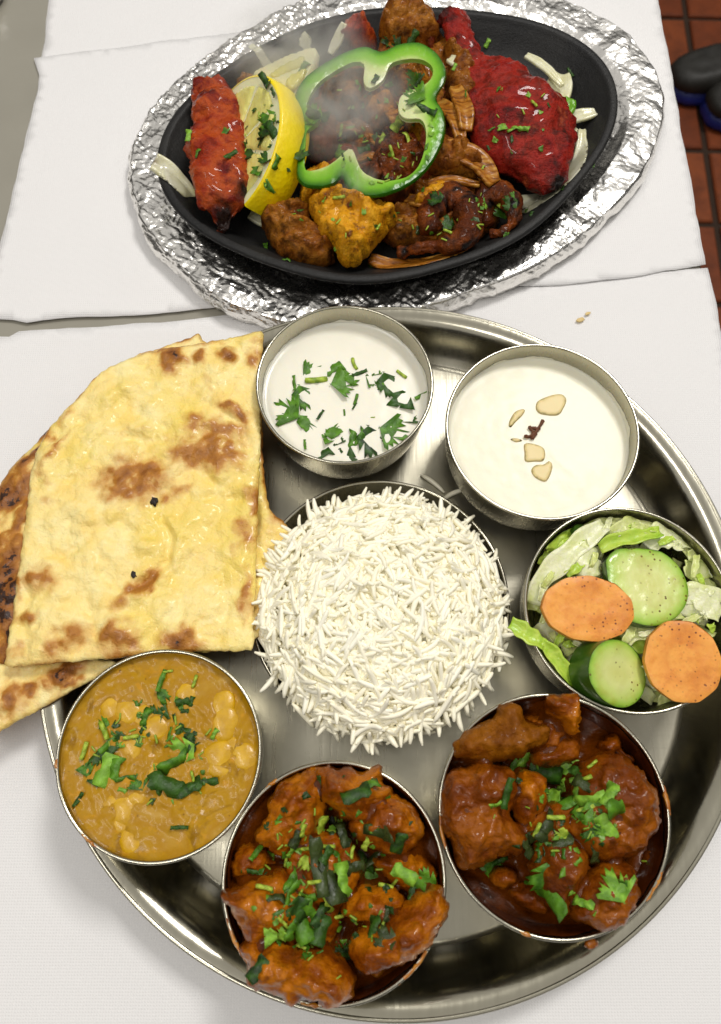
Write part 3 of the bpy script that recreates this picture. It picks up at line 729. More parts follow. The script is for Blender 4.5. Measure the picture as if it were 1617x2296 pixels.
for (x, y, s, rot, kd, mt) in [
    (430, 850, 150, 200, 'L3', LEAF_M), (255, 930, 160, 55, 'L0', LEAF_M), (470, 1060, 130, 215, 'L1', LEAF_M), (515, 595, 120, 300, 'L4', LEAF_M), (690, 570, 165, 30, 'S1', LEAF_M), (760, 610, 130, 120, 'L2', LEAF_M),
    (800, 690, 150, 280, 'L0', LEAF_M), (530, 675, 150, 8, 'T0', STEM), (1010, 690, 110, 250, 'L5', LEAF_M), (1075, 705, 80, 10, 'L1', LEAF_M), (1175, 740, 150, 200, 'L3', LEAF_D), (1250, 850, 170, 130, 'L6', LEAF_D),
    (1465, 805, 120, 25, 'S0', LEAF_M), (1360, 1015, 130, 320, 'L5', LEAF_D), (1240, 1140, 170, 250, 'L0', LEAF_M), (1020, 1250, 190, 190, 'L3', LEAF_D), (930, 1170, 160, 70, 'S1', LEAF_M), (855, 1180, 160, 85, 'S1', LEAF_M),
    (700, 1090, 130, 300, 'L1', LEAF_M), (625, 1170, 100, 70, 'L6', LEAF_M), (600, 1320, 150, 30, 'S1', LEAF_D), (860, 1360, 90, 280, 'L2', LEAF_D), (740, 1205, 90, 350, 'L5', LEAF_D), (340, 700, 115, 95, 'S2', LEAF_M), (860, 530, 90, 110, 'T1', STEM),
    (880, 840, 80, 75, 'T0', LEAF_M), (865, 900, 60, 60, 'S2', LEAF_D), (778, 955, 48, 95, 'T0', LEAF_M), (1280, 620, 85, 320, 'T0', STEM), (1070, 605, 70, 340, 'L5', LEAF_M), (430, 1240, 80, 95, 'S2', LEAF_M), (1028, 997, 30, 0, 'T0', STEM), (740, 1395, 80, 0, 'S2', LEAF_D), (1105, 1190, 40, 300, 'S0', LEAF_D), (565, 980, 90, 60, 'S2', LEAF_D), (910, 610, 110, 200, 'S2', LEAF_D), (700, 1240, 30, 20, 'S1', LEAF_D), (745, 1290, 40, 120, 'S3', LEAF_D)]:
    X, Y = qq(x, y); lab = None
    rs.append((X, Y, s/3.515/1.115*(1.7 if kd[0] == 'L' else 1.25), rot, kd, mt))
garnish('raita', rs, 'the raita', 'herb', 'coriander on the raita', .0001, .75)
# almond flakes and saffron on the kheer
q = zc(1200, 760, 2.6816)
def flake(pts, z, name, mat, label, cat, group=None, h=.0009):
    P = ats(q(pts), z); V, F, _ = pillow(P, z-.0004, h, .0007, .0012, 3, amp=.0001, nscale=300); o = build(name, V, F, mat); tag(o, label, cat, group)
zk = .0356
flake([(375, 690), (390, 650), (470, 615), (545, 605), (580, 640), (560, 700), (520, 745), (420, 740), (385, 720)], zk, 'almond_flake', ALMOND, 'largest almond flake on the rice pudding, nearest the far rim', 'almond', 'almond flakes')
flake([(195, 820), (200, 780), (240, 720), (300, 705), (290, 740), (240, 790), (210, 825)], zk, 'almond_flake', ALMOND, 'slim slanted almond flake left of the brown clump', 'almond', 'almond flakes')
flake([(205, 905), (245, 900), (285, 915), (240, 925)], zk, 'almond_flake', ALMOND, 'tiny almond sliver on the rice pudding below the brown clump', 'almond', 'almond flakes')
flake([(298, 940), (350, 935), (420, 960), (438, 1000), (425, 1050), (370, 1055), (305, 1055), (300, 1000)], zk, 'almond_flake', ALMOND, 'squarish almond flake in the middle of the rice pudding', 'almond', 'almond flakes')
flake([(345, 1110), (375, 1080), (430, 1075), (465, 1052), (487, 1085), (470, 1150), (440, 1190), (390, 1175), (355, 1145)], zk, 'almond_flake', ALMOND, 'heart shaped almond flake nearest the camera on the pudding', 'almond', 'almond flakes')
sf = thing('spice_clump', tuple(at(*q([(360, 850)])[0], zk)), 'small brown spice clump in the middle of the rice pudding', 'spice')
for pth in ([(425, 780), (400, 820), (370, 860), (345, 905)], [(300, 885), (330, 890), (360, 870), (400, 840)], [(330, 820), (350, 850), (360, 890)], [(340, 830), (380, 835), (405, 830)], [(350, 900), (370, 880), (385, 850)]):
    P = np.array([at(*q([p])[0], zk+.0008) for p in pth]); V, F = tube(smooth_open(P, 12), np.linspace(.0009, .0006, 12), 6); V = V+np.c_[fbm(V, 900, 2, seed=3), fbm(V, 900, 2, seed=4), fbm(V, 900, 2, seed=5)]*.0005
    build('strand', V, F, SPICE, sf)
# rice grains showing in the kheer skin
R_ = random.Random(4); b = BOWL['kheer']; kg = []
for k in range(70):
    a = R_.uniform(0, 6.28); rr = .040*math.sqrt(R_.random()); c0 = np.array((b['x']+rr*math.cos(a), b['y']+rr*math.sin(a), .0342)); d = R_.uniform(0, 3.14); L = R_.uniform(.003, .005)
    P = [c0+np.array((math.cos(d), math.sin(d), 0))*L*t for t in (-1, -.5, 0, .5, 1)]
    kg.append(tube(P, [.0004, .0008, .0009, .0008, .0004], 6))
V = np.vstack([k[0] for k in kg]); F = []; o_ = 0
for v, f in kg: F += [tuple(i+o_ for i in t) for t in f]; o_ += len(v)
g = build('soaked_rice', V, F, KHEER, kh); tag(g, kind='stuff')

# ------------------------------------------------------------------ rice mound
rm = thing('rice_mound', (RX, RY, .0054), 'heaped mound of long white basmati rice in the middle of the thali', 'rice')
MX, MY = at(857, 1362, .042)[:2]; MR = .0580
def mound_z(x, y):
    q2 = np.clip(((x-MX)**2+(y-MY)**2)/MR**2, 0, 1); return .0275+.027*np.sqrt(1-q2*.985)+(fbm(np.array([[x, y]]), 42, 2, seed=31)[0]*.0022*(1-q2))
pr_ = [(0.0, .0541)]+[(MR*.95*k/24, .0268+.0272*math.sqrt(1-(k/24)**2*.985)) for k in range(1, 25)]+[(.056, .012), (.045, .0064)]
V, F = lathe(pr_[::-1], 96, MX, MY); V[:, 2] += (fbm(V, 160, 3, seed=8)*.0010+fbm(V[:, :2], 42, 2, seed=31)*.0022)*(V[:, 2] > .03)-.0004
V[:, 0] = np.where(V[:, 2] < .028, (V[:, 0]-MX)*.9+RX, V[:, 0]); V[:, 1] = np.where(V[:, 2] < .028, (V[:, 1]-MY)*.9+RY, V[:, 1])
build('rice_core', V, F, RICE, rm)
def grain(L, r, bend, seed):
    t = np.linspace(-1, 1, 8); P = np.c_[t*L/2, bend*(t**2)*L, .15*bend*L*t]
    return tube(P, r*np.sqrt(np.clip(1-.80*np.abs(t)**3, .10, 1))*(1+.05*np.sin(3*t+seed)), 7, caps=True)
GV = [grain(L, r, be, s) for s, (L, r, be) in enumerate([(.0160, .00128, .05), (.0146, .00134, -.09), (.0172, .00124, .12), (.0130, .00136, .02), (.0155, .00126, .20), (.0090, .00130, -.05), (.0178, .00122, -.14)])]
GM = []
for v, f in GV:
    me = bpy.data.meshes.new('rice_grain'); me.from_pydata(v.tolist(), [], f); me.materials.append(RICE); me.polygons.foreach_set('use_smooth', np.ones(len(me.polygons), bool)); GM.append(me)
R_ = np.random.RandomState(12); placed = []
for k in range(2350):
    a = R_.uniform(0, 2*math.pi); s = math.sqrt(R_.uniform(0, 1.0)); x = MX+MR*1.0*s*math.cos(a); y = MY+MR*1.0*s*math.sin(a)
    z = float(mound_z(x, y)); q2 = s*s
    nrm = np.array([(x-MX)*1.0, (y-MY)*1.0, (.030+.05*(1-s))]); nrm /= np.linalg.norm(nrm)
    lay = R_.uniform(-.0014, .0014) if k < 2000 else R_.uniform(.0020, .0030); d = 4.5*float(fbm(np.array([[x, y]]), 38, 2, seed=5)[0])+R_.normal(0, .85)
    tn = np.array([math.cos(d), math.sin(d), 0]); tn -= nrm*(tn @ nrm); tn /= np.linalg.norm(tn)
    if s > .84 and R_.rand() < .30:      # rim grains stick out
        out = np.array([math.cos(a), math.sin(a), -.25]); tn = tn*.5+out*.9; tn /= np.linalg.norm(tn)
    tn = tn+nrm*R_.normal(0, .11 if k < 2000 else .05); tn /= np.linalg.norm(tn)
    b_ = np.cross(nrm, tn); b_ /= np.linalg.norm(b_); n2 = np.cross(tn, b_)
    ro = R_.uniform(0, 6.28); b2 = b_*math.cos(ro)+n2*math.sin(ro); n3 = np.cross(tn, b2)
    placed.append((lay+z*0.04-(abs(s-.5))*.0002, np.array([x, y, z])+nrm*lay, np.stack([tn, b2, n3], 1), k % 7, R_.uniform(.85, 1.08)))
placed.sort(key=lambda p: -p[0]); stv = []; stf = []; o_ = 0
for i, (lay, p, A, v, sc) in enumerate(placed):
    if i < 300:
        o = bpy.data.objects.new('rice_grain', GM[v]); link(o, rm)
        o.matrix_basis = Matrix.Translation(Vector(p)-rm.location) @ Matrix(A.tolist()).to_4x4() @ Matrix.Scale(sc, 4)
    else:
        vv, ff = GV[v]; stv.append((vv*sc) @ A.T+p); stf += [tuple(j+o_ for j in f) for f in ff]; o_ += len(vv)
tag(build('rice_grains', np.vstack(stv), stf, RICE, rm), kind='stuff')
# a few stray grains on the plate
for i, (x, y, d) in enumerate([(972, 1082, 140), (1012, 1108, 30)]):
    p = at(x, y, .0053); vv, ff = GV[i]; o = bpy.data.objects.new('stray_rice_grain', GM[i]); link(o); o.location = Vector(p); o.rotation_euler = (0, 0, math.radians(d)); tag(o, ['loose rice grain fallen on the plate beside the raita bowl', 'loose rice grain fallen on the plate beside the pudding bowl'][i], 'rice grain', 'stray rice grains')

# ------------------------------------------------------------------ dal
b = BOWL['dal']; zD = .0462; r0 = bowl_r(b, zD)+.0003; m = M('dal_surface')
_n = m.noise(48, 5, .6, dist=.8); _f = m.noise(500, 3); _c = m.ramp(_n, [(.34, lin(140, 100, 2)), (.44, lin(174, 130, 5)), (.54, lin(168, 122, 12)), (.66, lin(176, 134, 36)), (.80, lin(196, 158, 84))])
_c = m.mix(m.ramp(m.noise(210, 3), [(.60, 0), (.72, .7)]), _c, lin(196, 140, 20)); _c = m.mix(m.ramp(m.noise(330, 2), [(.70, 0), (.76, .6)]), _c, lin(84, 50, 14))
_h = m.math('ADD', m.math('MULTIPLY', m.noise(95, 5, .55, dist=.1), 1.4), _f)
DAL = m.end(_c, m.math('ADD', m.math('MULTIPLY', _n, .3), .22), 0, m.bump(_h, .26, .0010), sss=.0, coat=.14, coatr=.12, spec=.18)
m = M('dal_lentil'); LENTIL = m.end(m.ramp(m.noise(160, 4), [(.35, lin(188, 142, 2)), (.7, lin(214, 168, 6))]), .38, 0, m.bump(m.noise(300, 4), .5, .001), sss=.05, coat=.2)
da = thing('dal', (b['x'], b['y'], b['zb']+.003), 'thick ochre dal with whole lentils filling its bowl', 'dal'); rows, nn = 70, 180; V = [(b['x'], b['y'], zD)]
for i in range(1, rows+1):
    for k in range(nn): a = 2*math.pi*k/nn; V.append((b['x']+r0*i/rows*math.cos(a), b['y']+r0*i/rows*math.sin(a), zD+.0016*math.exp(-(r0-r0*i/rows)/.0015)))
V = np.array(V); V[:, 2] += fbm(V, 75, 3, seed=14)*.0010+np.clip(ridged(V, 110, 2, 15)-.4, 0, 2)*.0005+fbm(V, 300, 3, seed=16)*.0003
F = [(0, 1+k, 1+(k+1) % nn) for k in range(nn)]
for i in range(rows-1):
    for k in range(nn): F.append((1+i*nn+k, 1+(i+1)*nn+k, 1+(i+1)*nn+(k+1) % nn, 1+i*nn+(k+1) % nn))
n0 = len(V); prev = 1+(rows-1)*nn; low = []
for i, zz in enumerate(np.linspace(zD-.003, b['zb']+.003, 5)):
    rr = bowl_r(b, zz)+.0002; low += [(b['x']+rr*math.cos(2*math.pi*k/nn), b['y']+rr*math.sin(2*math.pi*k/nn), zz) for k in range(nn)]
    for k in range(nn): F.append((prev+k, n0+i*nn+k, n0+i*nn+(k+1) % nn, prev+(k+1) % nn))
    prev = n0+i*nn
V = np.vstack([V, low]); build('dal_body', V, F, DAL, da); surf('dal', V, F)
q = zc(0, 1550, 2.021); R_ = random.Random(9)
for (x, y, s) in [(1130, 520, 68), (1120, 430, 58), (1105, 680, 62), (1235, 690, 60), (1110, 745, 48), (560, 440, 52), (640, 460, 60), (780, 545, 55), (660, 640, 50), (620, 960, 55), (560, 930, 40), (520, 880, 36), (660, 1120, 48), (780, 780, 45), (1180, 640, 40), (850, 300, 34), (720, 480, 45), (690, 900, 42), (940, 380, 50), (600, 1030, 38)]:
    X, Y = q([(x, y)])[0]; p = at(X, Y, zD); r = s/2.021/1.115/FPX*.37
    V, F = lump(p+np.array((0, 0, -.0010)), (r*1.3, r*1.08, r*.38), 3, R_.uniform(0, 3), .08, 1.5, int(x), .02, 5, False); build('lentil', V, F, LENTIL, da); surf('dal', V, F)
gs = []
for (x, y, s, rot, kd, mt) in [(905, 650, 150, 60, 'L3', LEAF_L), (880, 720, 160, 30, 'S1', LEAF_M), (970, 570, 110, 290, 'L5', LEAF_D), (960, 620, 90, 100, 'S3', LEAF_D), (545, 760, 150, 70, 'S3', LEAF_L), (590, 750, 130, 80, 'S1', LEAF_M), (500, 700, 140, 200, 'L2', LEAF_D), (560, 620, 130, 40, 'S0', LEAF_M), (610, 590, 110, 120, 'L5', LEAF_D), (530, 560, 90, 120, 'T0', STEM), (520, 520, 80, 20, 'L1', LEAF_M), (665, 590, 70, 10, 'T0', STEM), (430, 660, 80, 75, 'T0', STEM), (445, 745, 90, 0, 'L6', LEAF_M), (835, 390, 90, 200, 'L1', LEAF_M), (830, 460, 100, 80, 'L5', LEAF_D), (775, 470, 100, 40, 'L3', LEAF_D), (735, 490, 90, 70, 'S1', LEAF_M), (850, 262, 46, 10, 'T0', STEM), (985, 310, 60, 75, 'T0', STEM), (925, 415, 70, 10, 'S3', LEAF_D), (970, 410, 55, 80, 'S1', LEAF_D), (935, 460, 40, 0, 'S3', LEAF_D), (840, 830, 160, 160, 'S3', LEAF_D), (795, 825, 110, 120, 'S1', LEAF_D), (960, 850, 130, 20, 'S3', LEAF_D), (1030, 830, 140, 15, 'S0', LEAF_D), (700, 810, 90, 30, 'L4', LEAF_M), (640, 800, 90, 5, 'S0', LEAF_M), (480, 820, 80, 300, 'L5', LEAF_D), (975, 790, 50, 110, 'T0', STEM), (1085, 575, 60, 60, 'S1', LEAF_L), (910, 1048, 80, 0, 'S2', LEAF_D), (910, 550, 50, 70, 'S3', LEAF_D), (860, 580, 70, 80, 'S2', LEAF_M), (815, 310, 110, 75, 'S2', LEAF_M), (400, 905, 70, 60, 'S0', LEAF_D)]:
    X, Y = q([(x, y)])[0]; gs.append((X, Y, s/2.021/1.115, rot, kd, mt))
garnish('dal', gs, 'the yellow dal', 'herb', 'coriander on the dal', .0002, .3)
bits('dal', [(355, 1690, 150, 110, 40), (350, 1610, 60, 90, 14)], 5, 'fine coriander crumbs over the dal')
# little spills on the rim
def rim_spill(key, a, n, label):
    bb = BOWL[key]; aa = np.linspace(a-n, a+n, 14); P = np.c_[bb['x']+(bb['R']-.0002)*np.cos(aa), bb['y']+(bb['R']-.0002)*np.sin(aa), np.full(14, bb['zt']+.0003)]
    V, F = tube(P, .0006*np.sin(np.linspace(.25, 2.9, 14))+.0002, 8); V = V+np.c_[fbm(V, 500, 2, seed=1), fbm(V, 500, 2, seed=2), fbm(V, 500, 2, seed=3)]*.0005
    o = build('sauce_drip', V, F, RIMSAUCE); tag(o, label, 'sauce', 'sauce smears on the bowl rims')
rim_spill('dal', -2.20, .10, 'yellow smear on the dal bowl rim nearest the camera'); rim_spill('dal', 3.25, .05, 'small yellow smear on the left of the dal bowl rim')

# ------------------------------------------------------------------ the two curries
def curry(key, label, zg, chunks, conv, mat, seed):
    b = BOWL[key]; t = thing('curry', (b['x'], b['y'], b['zb']+.003), label, 'curry')
    rr = bowl_r(b, zg)+.0002; pr_ = [(max(rr*k/30, .0002), 0) for k in range(31)]
    V, F = lathe(pr_[::-1], 120, b['x'], b['y'], zg); V[:, 2] += fbm(V, 90, 4, seed=seed)*.0022+fbm(V, 400, 3, seed=seed+1)*.0004
    F = [f if (np.cross(V[f[1]]-V[f[0]], V[f[2]]-V[f[0]])[2] > 0) else f[::-1] for f in F]
    n0 = len(V); low = [(b['x']+bowl_r(b, zz)*math.cos(2*math.pi*k/60), b['y']+bowl_r(b, zz)*math.sin(2*math.pi*k/60), zz) for zz in (zg-.0015, b['zb']+.003) for k in range(60)]
    V = np.vstack([V, low]); F = list(F)
    for k in range(60): F.append((n0+k, n0+60+k, n0+60+(k+1) % 60, n0+(k+1) % 60))
    low_gravy = (V, F)
    # sauce clinging to the wall above the gravy, ragged top
    V = []; nn = 180; top = b['zt']-.0012-.004*np.clip(fbm(np.c_[np.cos(np.arange(nn)*2*math.pi/nn), np.sin(np.arange(nn)*2*math.pi/nn)], 2.4, 3, seed=seed)+.2, 0, 1)
    for i in range(9):
        for k in range(nn):
            z = zg-.001+(top[k]-zg+.001)*i/8; rr = bowl_r(b, z)-.00035-.0004*(i < 8); V.append((b['x']+rr*math.cos(2*math.pi*k/nn), b['y']+rr*math.sin(2*math.pi*k/nn), z))
    F = [(i*nn+k, (i+1)*nn+k, (i+1)*nn+(k+1) % nn, i*nn+(k+1) % nn) for i in range(8) for k in range(nn)]
    build('sauce_film', V, F, FILM, t)
    for i, (pts, z, h, tl, mt) in enumerate(chunks):
        zm = z+h*.35; P = ats(conv(pts), zm); c = P.mean(0)
        def extra(XY, c=c, i=i): return np.clip(ridged(XY, 85, 2, seed+i*3)-.2, -1, 2)*.0020
        V, F, d = pillow(P, z, h, min(.013, .55*h+.004),   .00105, seed+i*7, amp=.0034, nscale=75, disp=.0010, dscale=220, jitter=.0016, tilt=tl, extra=extra)
        build('meat_piece', V, F, mt or mat, t); surf(key, V, F)
    # thick gravy lying between and over the flanks of the pieces
    V, F = low_gravy; top = np.arange(n0); H = np.array([drop(key, V[i, 0], V[i, 1]) or 0 for i in top]); ok = H > zg; Hs = np.where(ok, H, zg); A_ = Hs.reshape(31, 120); raw = A_.copy()
    for _ in range(5):
        B_ = A_.copy(); B_[1:-1] = (A_[:-2]+A_[2:]+2*A_[1:-1])/4; A_ = (np.roll(B_, 1, 1)+np.roll(B_, -1, 1)+2*B_)/4
    fillz = np.minimum(A_, raw+.010)-.0014; fillz = np.where(raw <= zg+1e-6, np.minimum(fillz, zg+.0035), fillz).ravel()
    V = V.copy(); V[:n0, 2] = np.maximum(V[:n0, 2], fillz+fbm(V[:n0], 220, 3, seed=seed+3)*.0007); V[-121:-120, 2] = V[-121:-120, 2]
    build('gravy', V, F, GRAVY, t); surf(key, V, F); BV.pop(key, None)
    return t
q = zc(540, 1880, 2.695)
CA = [
 ([(110, 700), (280, 600), (400, 700), (520, 780), (480, 900), (250, 900), (150, 870), (110, 780)], .030, .020, (0, 0), None),
 ([(1050, 700), (1300, 660), (1450, 740), (1480, 860), (1300, 920), (1150, 860)], .031, .020, (0, 0), None),
 ([(340, 420), (370, 300), (520, 150), (700, 95), (780, 250), (720, 480), (650, 640), (480, 700), (330, 640), (275, 540)], .036, .024, (-.05, .05), None),
 ([(680, 110), (850, 110), (1010, 130), (1125, 85), (1130, 190), (1180, 280), (1100, 420), (950, 470), (780, 400), (690, 280)], .038, .024, (0, .1), None),
 ([(1010, 290), (1150, 270), (1300, 330), (1390, 450), (1385, 600), (1280, 690), (1120, 680), (960, 600), (900, 470), (1000, 380)], .036, .024, (.05, 0), None),
 ([(560, 560), (800, 520), (950, 640), (960, 900), (850, 1050), (820, 1250), (650, 1330), (500, 1200), (480, 950), (480, 720)], .034, .022, (0, 0), None),
 ([(870, 960), (1000, 900), (1180, 920), (1270, 1000), (1200, 1120), (1050, 1180), (900, 1130), (840, 1040)], .038, .021, (0, 0), None),
 ([(60, 920), (200, 880), (420, 790), (560, 850), (620, 1000), (560, 1200), (420, 1270), (230, 1300), (150, 1120), (40, 1000)], .041, .024, (-.05, -.04), None),
 ([(890, 1290), (1050, 1150), (1240, 1040), (1400, 930), (1520, 880), (1555, 1010), (1500, 1180), (1400, 1320), (1200, 1440), (1090, 1520), (960, 1450)], .041, .025, (.08, -.04), None),
 ([(180, 1290), (420, 1230), (560, 1280), (760, 1330), (930, 1480), (930, 1620), (820, 1700), (650, 1650), (480, 1690), (420, 1630), (240, 1560), (200, 1420)], .042, .025, (0, -.08), None)]
curry('curry_a', 'chunky orange brown curry heaped in the bowl nearest the camera', .0365, CA, q, CHUNK_A, 41)
def conv1(l, k): return [(*q([(x, y)])[0], s/k/1.115, r, kd, mt) for x, y, s, r, kd, mt in l]
gs = conv1([(945, 290, 190, 20, 'S3', LEAF_D), (1030, 240, 150, 35, 'S1', LEAF_M), (700, 185, 110, 60, 'L5', LEAF_D), (430, 440, 70, 0, 'L5', LEAF_M), (700, 490, 140, 65, 'S3', STEM), (800, 470, 260, 125, 'S0', LEAF_W), (850, 560, 170, 110, 'S1', LEAF_W), (1130, 545, 260, 172, 'S0', LEAF_W), (1240, 600, 150, 70, 'S3', LEAF_D), (1020, 610, 110, 60, 'S1', STEM), (540, 580, 120, 60, 'S3', LEAF_W), (590, 530, 80, 80, 'S1', STEM), (650, 600, 120, 130, 'S2', LEAF_W), (270, 680, 150, 55, 'S2', LEAF_M), (240, 790, 110, 0, 'S2', LEAF_D), (325, 915, 100, 170, 'T0', STEM), (485, 730, 70, 80, 'T0', STEM), (510, 670, 90, 60, 'S1', LEAF_L), (620, 650, 80, 10, 'T0', STEM), (750, 645, 90, 5, 'T0', STEM), (590, 760, 110, 120, 'L1', STEM), (690, 760, 330, 100, 'S0', LEAF_W), (780, 880, 260, 110, 'S3', LEAF_W), (860, 860, 200, 100, 'S1', LEAF_L), (930, 780, 180, 20, 'S1', LEAF_W), (1010, 750, 160, 150, 'S1', LEAF_D), (1090, 700, 190, 50, 'S0', LEAF_W), (1030, 850, 160, 60, 'L3', LEAF_M), (910, 680, 80, 80, 'T1', STEM), (1270, 820, 160, 150, 'S3', LEAF_L), (1400, 840, 170, 20, 'L3', LEAF_M), (1210, 870, 70, 60, 'T0', STEM), (1140, 915, 90, 175, 'T0', STEM), (520, 870, 190, 70, 'S1', LEAF_M), (500, 960, 170, 60, 'S0', LEAF_M), (400, 990, 120, 5, 'S1', LEAF_W), (520, 1080, 190, 120, 'L3', LEAF_D), (580, 1160, 210, 115, 'S3', LEAF_M), (500, 1180, 150, 70, 'S1', LEAF_M), (640, 1060, 170, 120, 'S1', LEAF_M), (700, 1100, 150, 60, 'S1', LEAF_D), (700, 1200, 170, 70, 'S3', LEAF_D), (820, 1110, 80, 10, 'T0', STEM), (655, 880, 90, 10, 'T0', STEM), (690, 910, 70, 60, 'L1', STEM), (570, 960, 60, 60, 'T0', STEM), (360, 1220, 130, 60, 'L6', LEAF_L), (430, 1215, 110, 20, 'L1', LEAF_L), (440, 1130, 80, 130, 'S2', STEM), (580, 1320, 70, 160, 'T0', STEM), (1130, 1240, 170, 30, 'L3', LEAF_W), (1070, 1200, 140, 70, 'S3', LEAF_D), (1130, 1160, 66, 60, 'T0', STEM), (1150, 1090, 90, 80, 'S1', LEAF_W), (840, 1350, 130, 60, 'L4', LEAF_D), (295, 1470, 150, 45, 'S3', LEAF_D), (1330, 950, 110, 70, 'S1', LEAF_D), (760, 1010, 130, 100, 'S1', STEM), (960, 405, 70, 10, 'L5', LEAF_M), (740, 700, 110, 60, 'S3', LEAF_D), (860, 170, 50, 0, 'L5', LEAF_D), (620, 970, 120, 5, 'S1', LEAF_M)], 2.695)
garnish('curry_a', gs, 'the nearest curry', 'herb', 'coriander on the nearest curry', .0004)
q = zc(1080, 1700, 2.608)
CB = [
 ([(490, 1370), (650, 1300), (750, 1400), (750, 1500), (640, 1500), (530, 1440)], .028, .018, (0, 0), None),
 ([(370, 1300), (420, 1220), (500, 1220), (550, 1300), (520, 1360), (420, 1350)], .031, .016, (0, 0), None),
 ([(600, 250), (760, 200), (860, 320), (860, 480), (700, 520), (600, 420)], .027, .018, (0, 0), None),
 ([(650, 480), (740, 460), (830, 370), (930, 400), (940, 500), (850, 560), (720, 560), (650, 530)], .032, .018, (0, 0), None),
 ([(1080, 420), (1180, 350), (1250, 430), (1310, 530), (1200, 500), (1110, 470)], .030, .015, (0, 0), CHUNK_A),
 ([(1400, 1100), (1460, 1010), (1500, 1100), (1480, 1230), (1400, 1220)], .026, .015, (0, 0), None),
 ([(40, 860), (100, 620), (300, 540), (520, 560), (560, 700), (500, 860), (600, 1000), (560, 1130), (420, 1160), (300, 1230), (170, 1210), (110, 1060), (60, 980)], .036, .024, (-.03, 0), None),
 ([(500, 700), (600, 600), (740, 650), (740, 820), (640, 960), (560, 950), (520, 860)], .038, .019, (0, 0), CHUNK_A),
 ([(960, 560), (1150, 480), (1300, 530), (1420, 720), (1450, 900), (1380, 1080), (1320, 1130), (1100, 1180), (950, 1100), (850, 950), (900, 760)], .034, .026, (0, 0), None),
 ([(560, 940), (700, 800), (900, 780), (980, 960), (900, 1080), (700, 1100)], .034, .020, (0, 0), None),
 ([(620, 1180), (680, 1050), (860, 980), (1010, 1120), (1010, 1260), (940, 1380), (860, 1530), (760, 1480), (650, 1280)], .033, .024, (0, 0), None),
 ([(940, 1380), (1030, 1230), (1200, 1170), (1320, 1250), (1330, 1400), (1240, 1580), (1090, 1630), (900, 1520)], .037, .022, (0, -.05), None),
 ([(730, 170), (760, 105), (900, 90), (950, 110), (960, 320), (900, 360), (830, 260), (750, 230)], .041, .018, (0, .05), CHUNK_A),
 ([(125, 430), (200, 350), (400, 240), (440, 160), (560, 155), (620, 260), (740, 290), (760, 390), (660, 460), (480, 530), (300, 530), (170, 500)], .043, .014, (-.02, .06), CHUNK_FLAT)]
curry('curry_b', 'dark brown meat curry in the bowl beside the salad', .0300, CB, q, CHUNK_B, 71)
gs = conv1([(890, 590, 210, 75, 'L3', LEAF_L), (540, 570, 200, 60, 'S0', LEAF_M), (610, 510, 140, 60, 'S1', LEAF_L), (480, 720, 190, 75, 'S2', LEAF_D), (410, 810, 90, 20, 'S1', LEAF_L), (1050, 555, 70, 30, 'T0', STEM), (1005, 645, 95, 20, 'T0', STEM), (930, 650, 60, 0, 'S3', LEAF_L), (860, 700, 110, 60, 'L5', LEAF_L), (765, 790, 150, 100, 'L3', LEAF_L), (820, 770, 140, 120, 'S1', LEAF_L), (840, 730, 100, 60, 'L1', LEAF_L), (920, 800, 200, 15, 'S3', LEAF_M), (1040, 780, 190, 15, 'S1', LEAF_L), (1155, 755, 150, 50, 'S3', LEAF_L), (1200, 830, 200, 10, 'S3', LEAF_M), (1010, 845, 110, 10, 'T0', STEM), (1050, 890, 180, 140, 'L3', LEAF_M), (970, 890, 140, 120, 'S1', LEAF_M), (1130, 950, 160, 120, 'S3', LEAF_L), (1090, 980, 110, 60, 'L1', LEAF_L), (1030, 1010, 140, 130, 'L3', LEAF_D), (805, 905, 105, 0, 'T0', STEM), (690, 970, 90, 65, 'T0', STEM), (830, 990, 120, 30, 'L1', STEM), (660, 1020, 230, 40, 'S0', LEAF_W), (610, 1080, 140, 120, 'S3', LEAF_W), (740, 950, 200, 50, 'S1', LEAF_W), (1010, 690, 170, 150, 'S1', LEAF_W), (960, 620, 120, 120, 'S3', LEAF_D), (840, 1070, 150, 30, 'S3', LEAF_W), (1065, 1130, 130, 90, 'S1', LEAF_W), (360, 1210, 190, 95, 'L6', LEAF_M), (430, 1180, 110, 20, 'S2', LEAF_D), (720, 1310, 230, 120, 'L3', LEAF_M), (800, 1430, 220, 125, 'S3', LEAF_M), (1180, 1330, 200, 20, 'L0', LEAF_L), (1250, 1330, 130, 60, 'L5', LEAF_M), (1370, 1340, 150, 40, 'L2', LEAF_L), (990, 1460, 130, 150, 'S1', LEAF_L), (910, 1380, 60, 10, 'L5', LEAF_L), (730, 590, 210, 165, 'S3', LEAF_D), (800, 600, 120, 20, 'S1', LEAF_D), (1130, 800, 90, 120, 'S1', LEAF_L), (950, 740, 110, 60, 'S1', LEAF_L)], 2.608)
garnish('curry_b', gs, 'the curry by the salad', 'herb', 'coriander on the curry beside the salad', .0004)
bits('curry_a', [(730, 1985, 150, 170, 90), (740, 1960, 210, 240, 40)], 6, 'fine coriander crumbs over the curry nearest the camera')
bits('curry_b', [(1270, 1840, 110, 90, 36), (1260, 1900, 200, 190, 22)], 7, 'fine coriander crumbs over the curry by the salad')
for a, n, s in [(-2.6, .22, 'long orange smear on the near left rim of the nearest curry bowl'), (-.75, .22, 'long orange smear on the near right rim of the nearest curry bowl'), (2.2, .06, 'short orange smear on the far left rim of the nearest curry bowl'), (-1.75, .12, 'orange smear on the rim of the nearest curry bowl, lowest in the photo')]: rim_spill('curry_a', a, n, s)
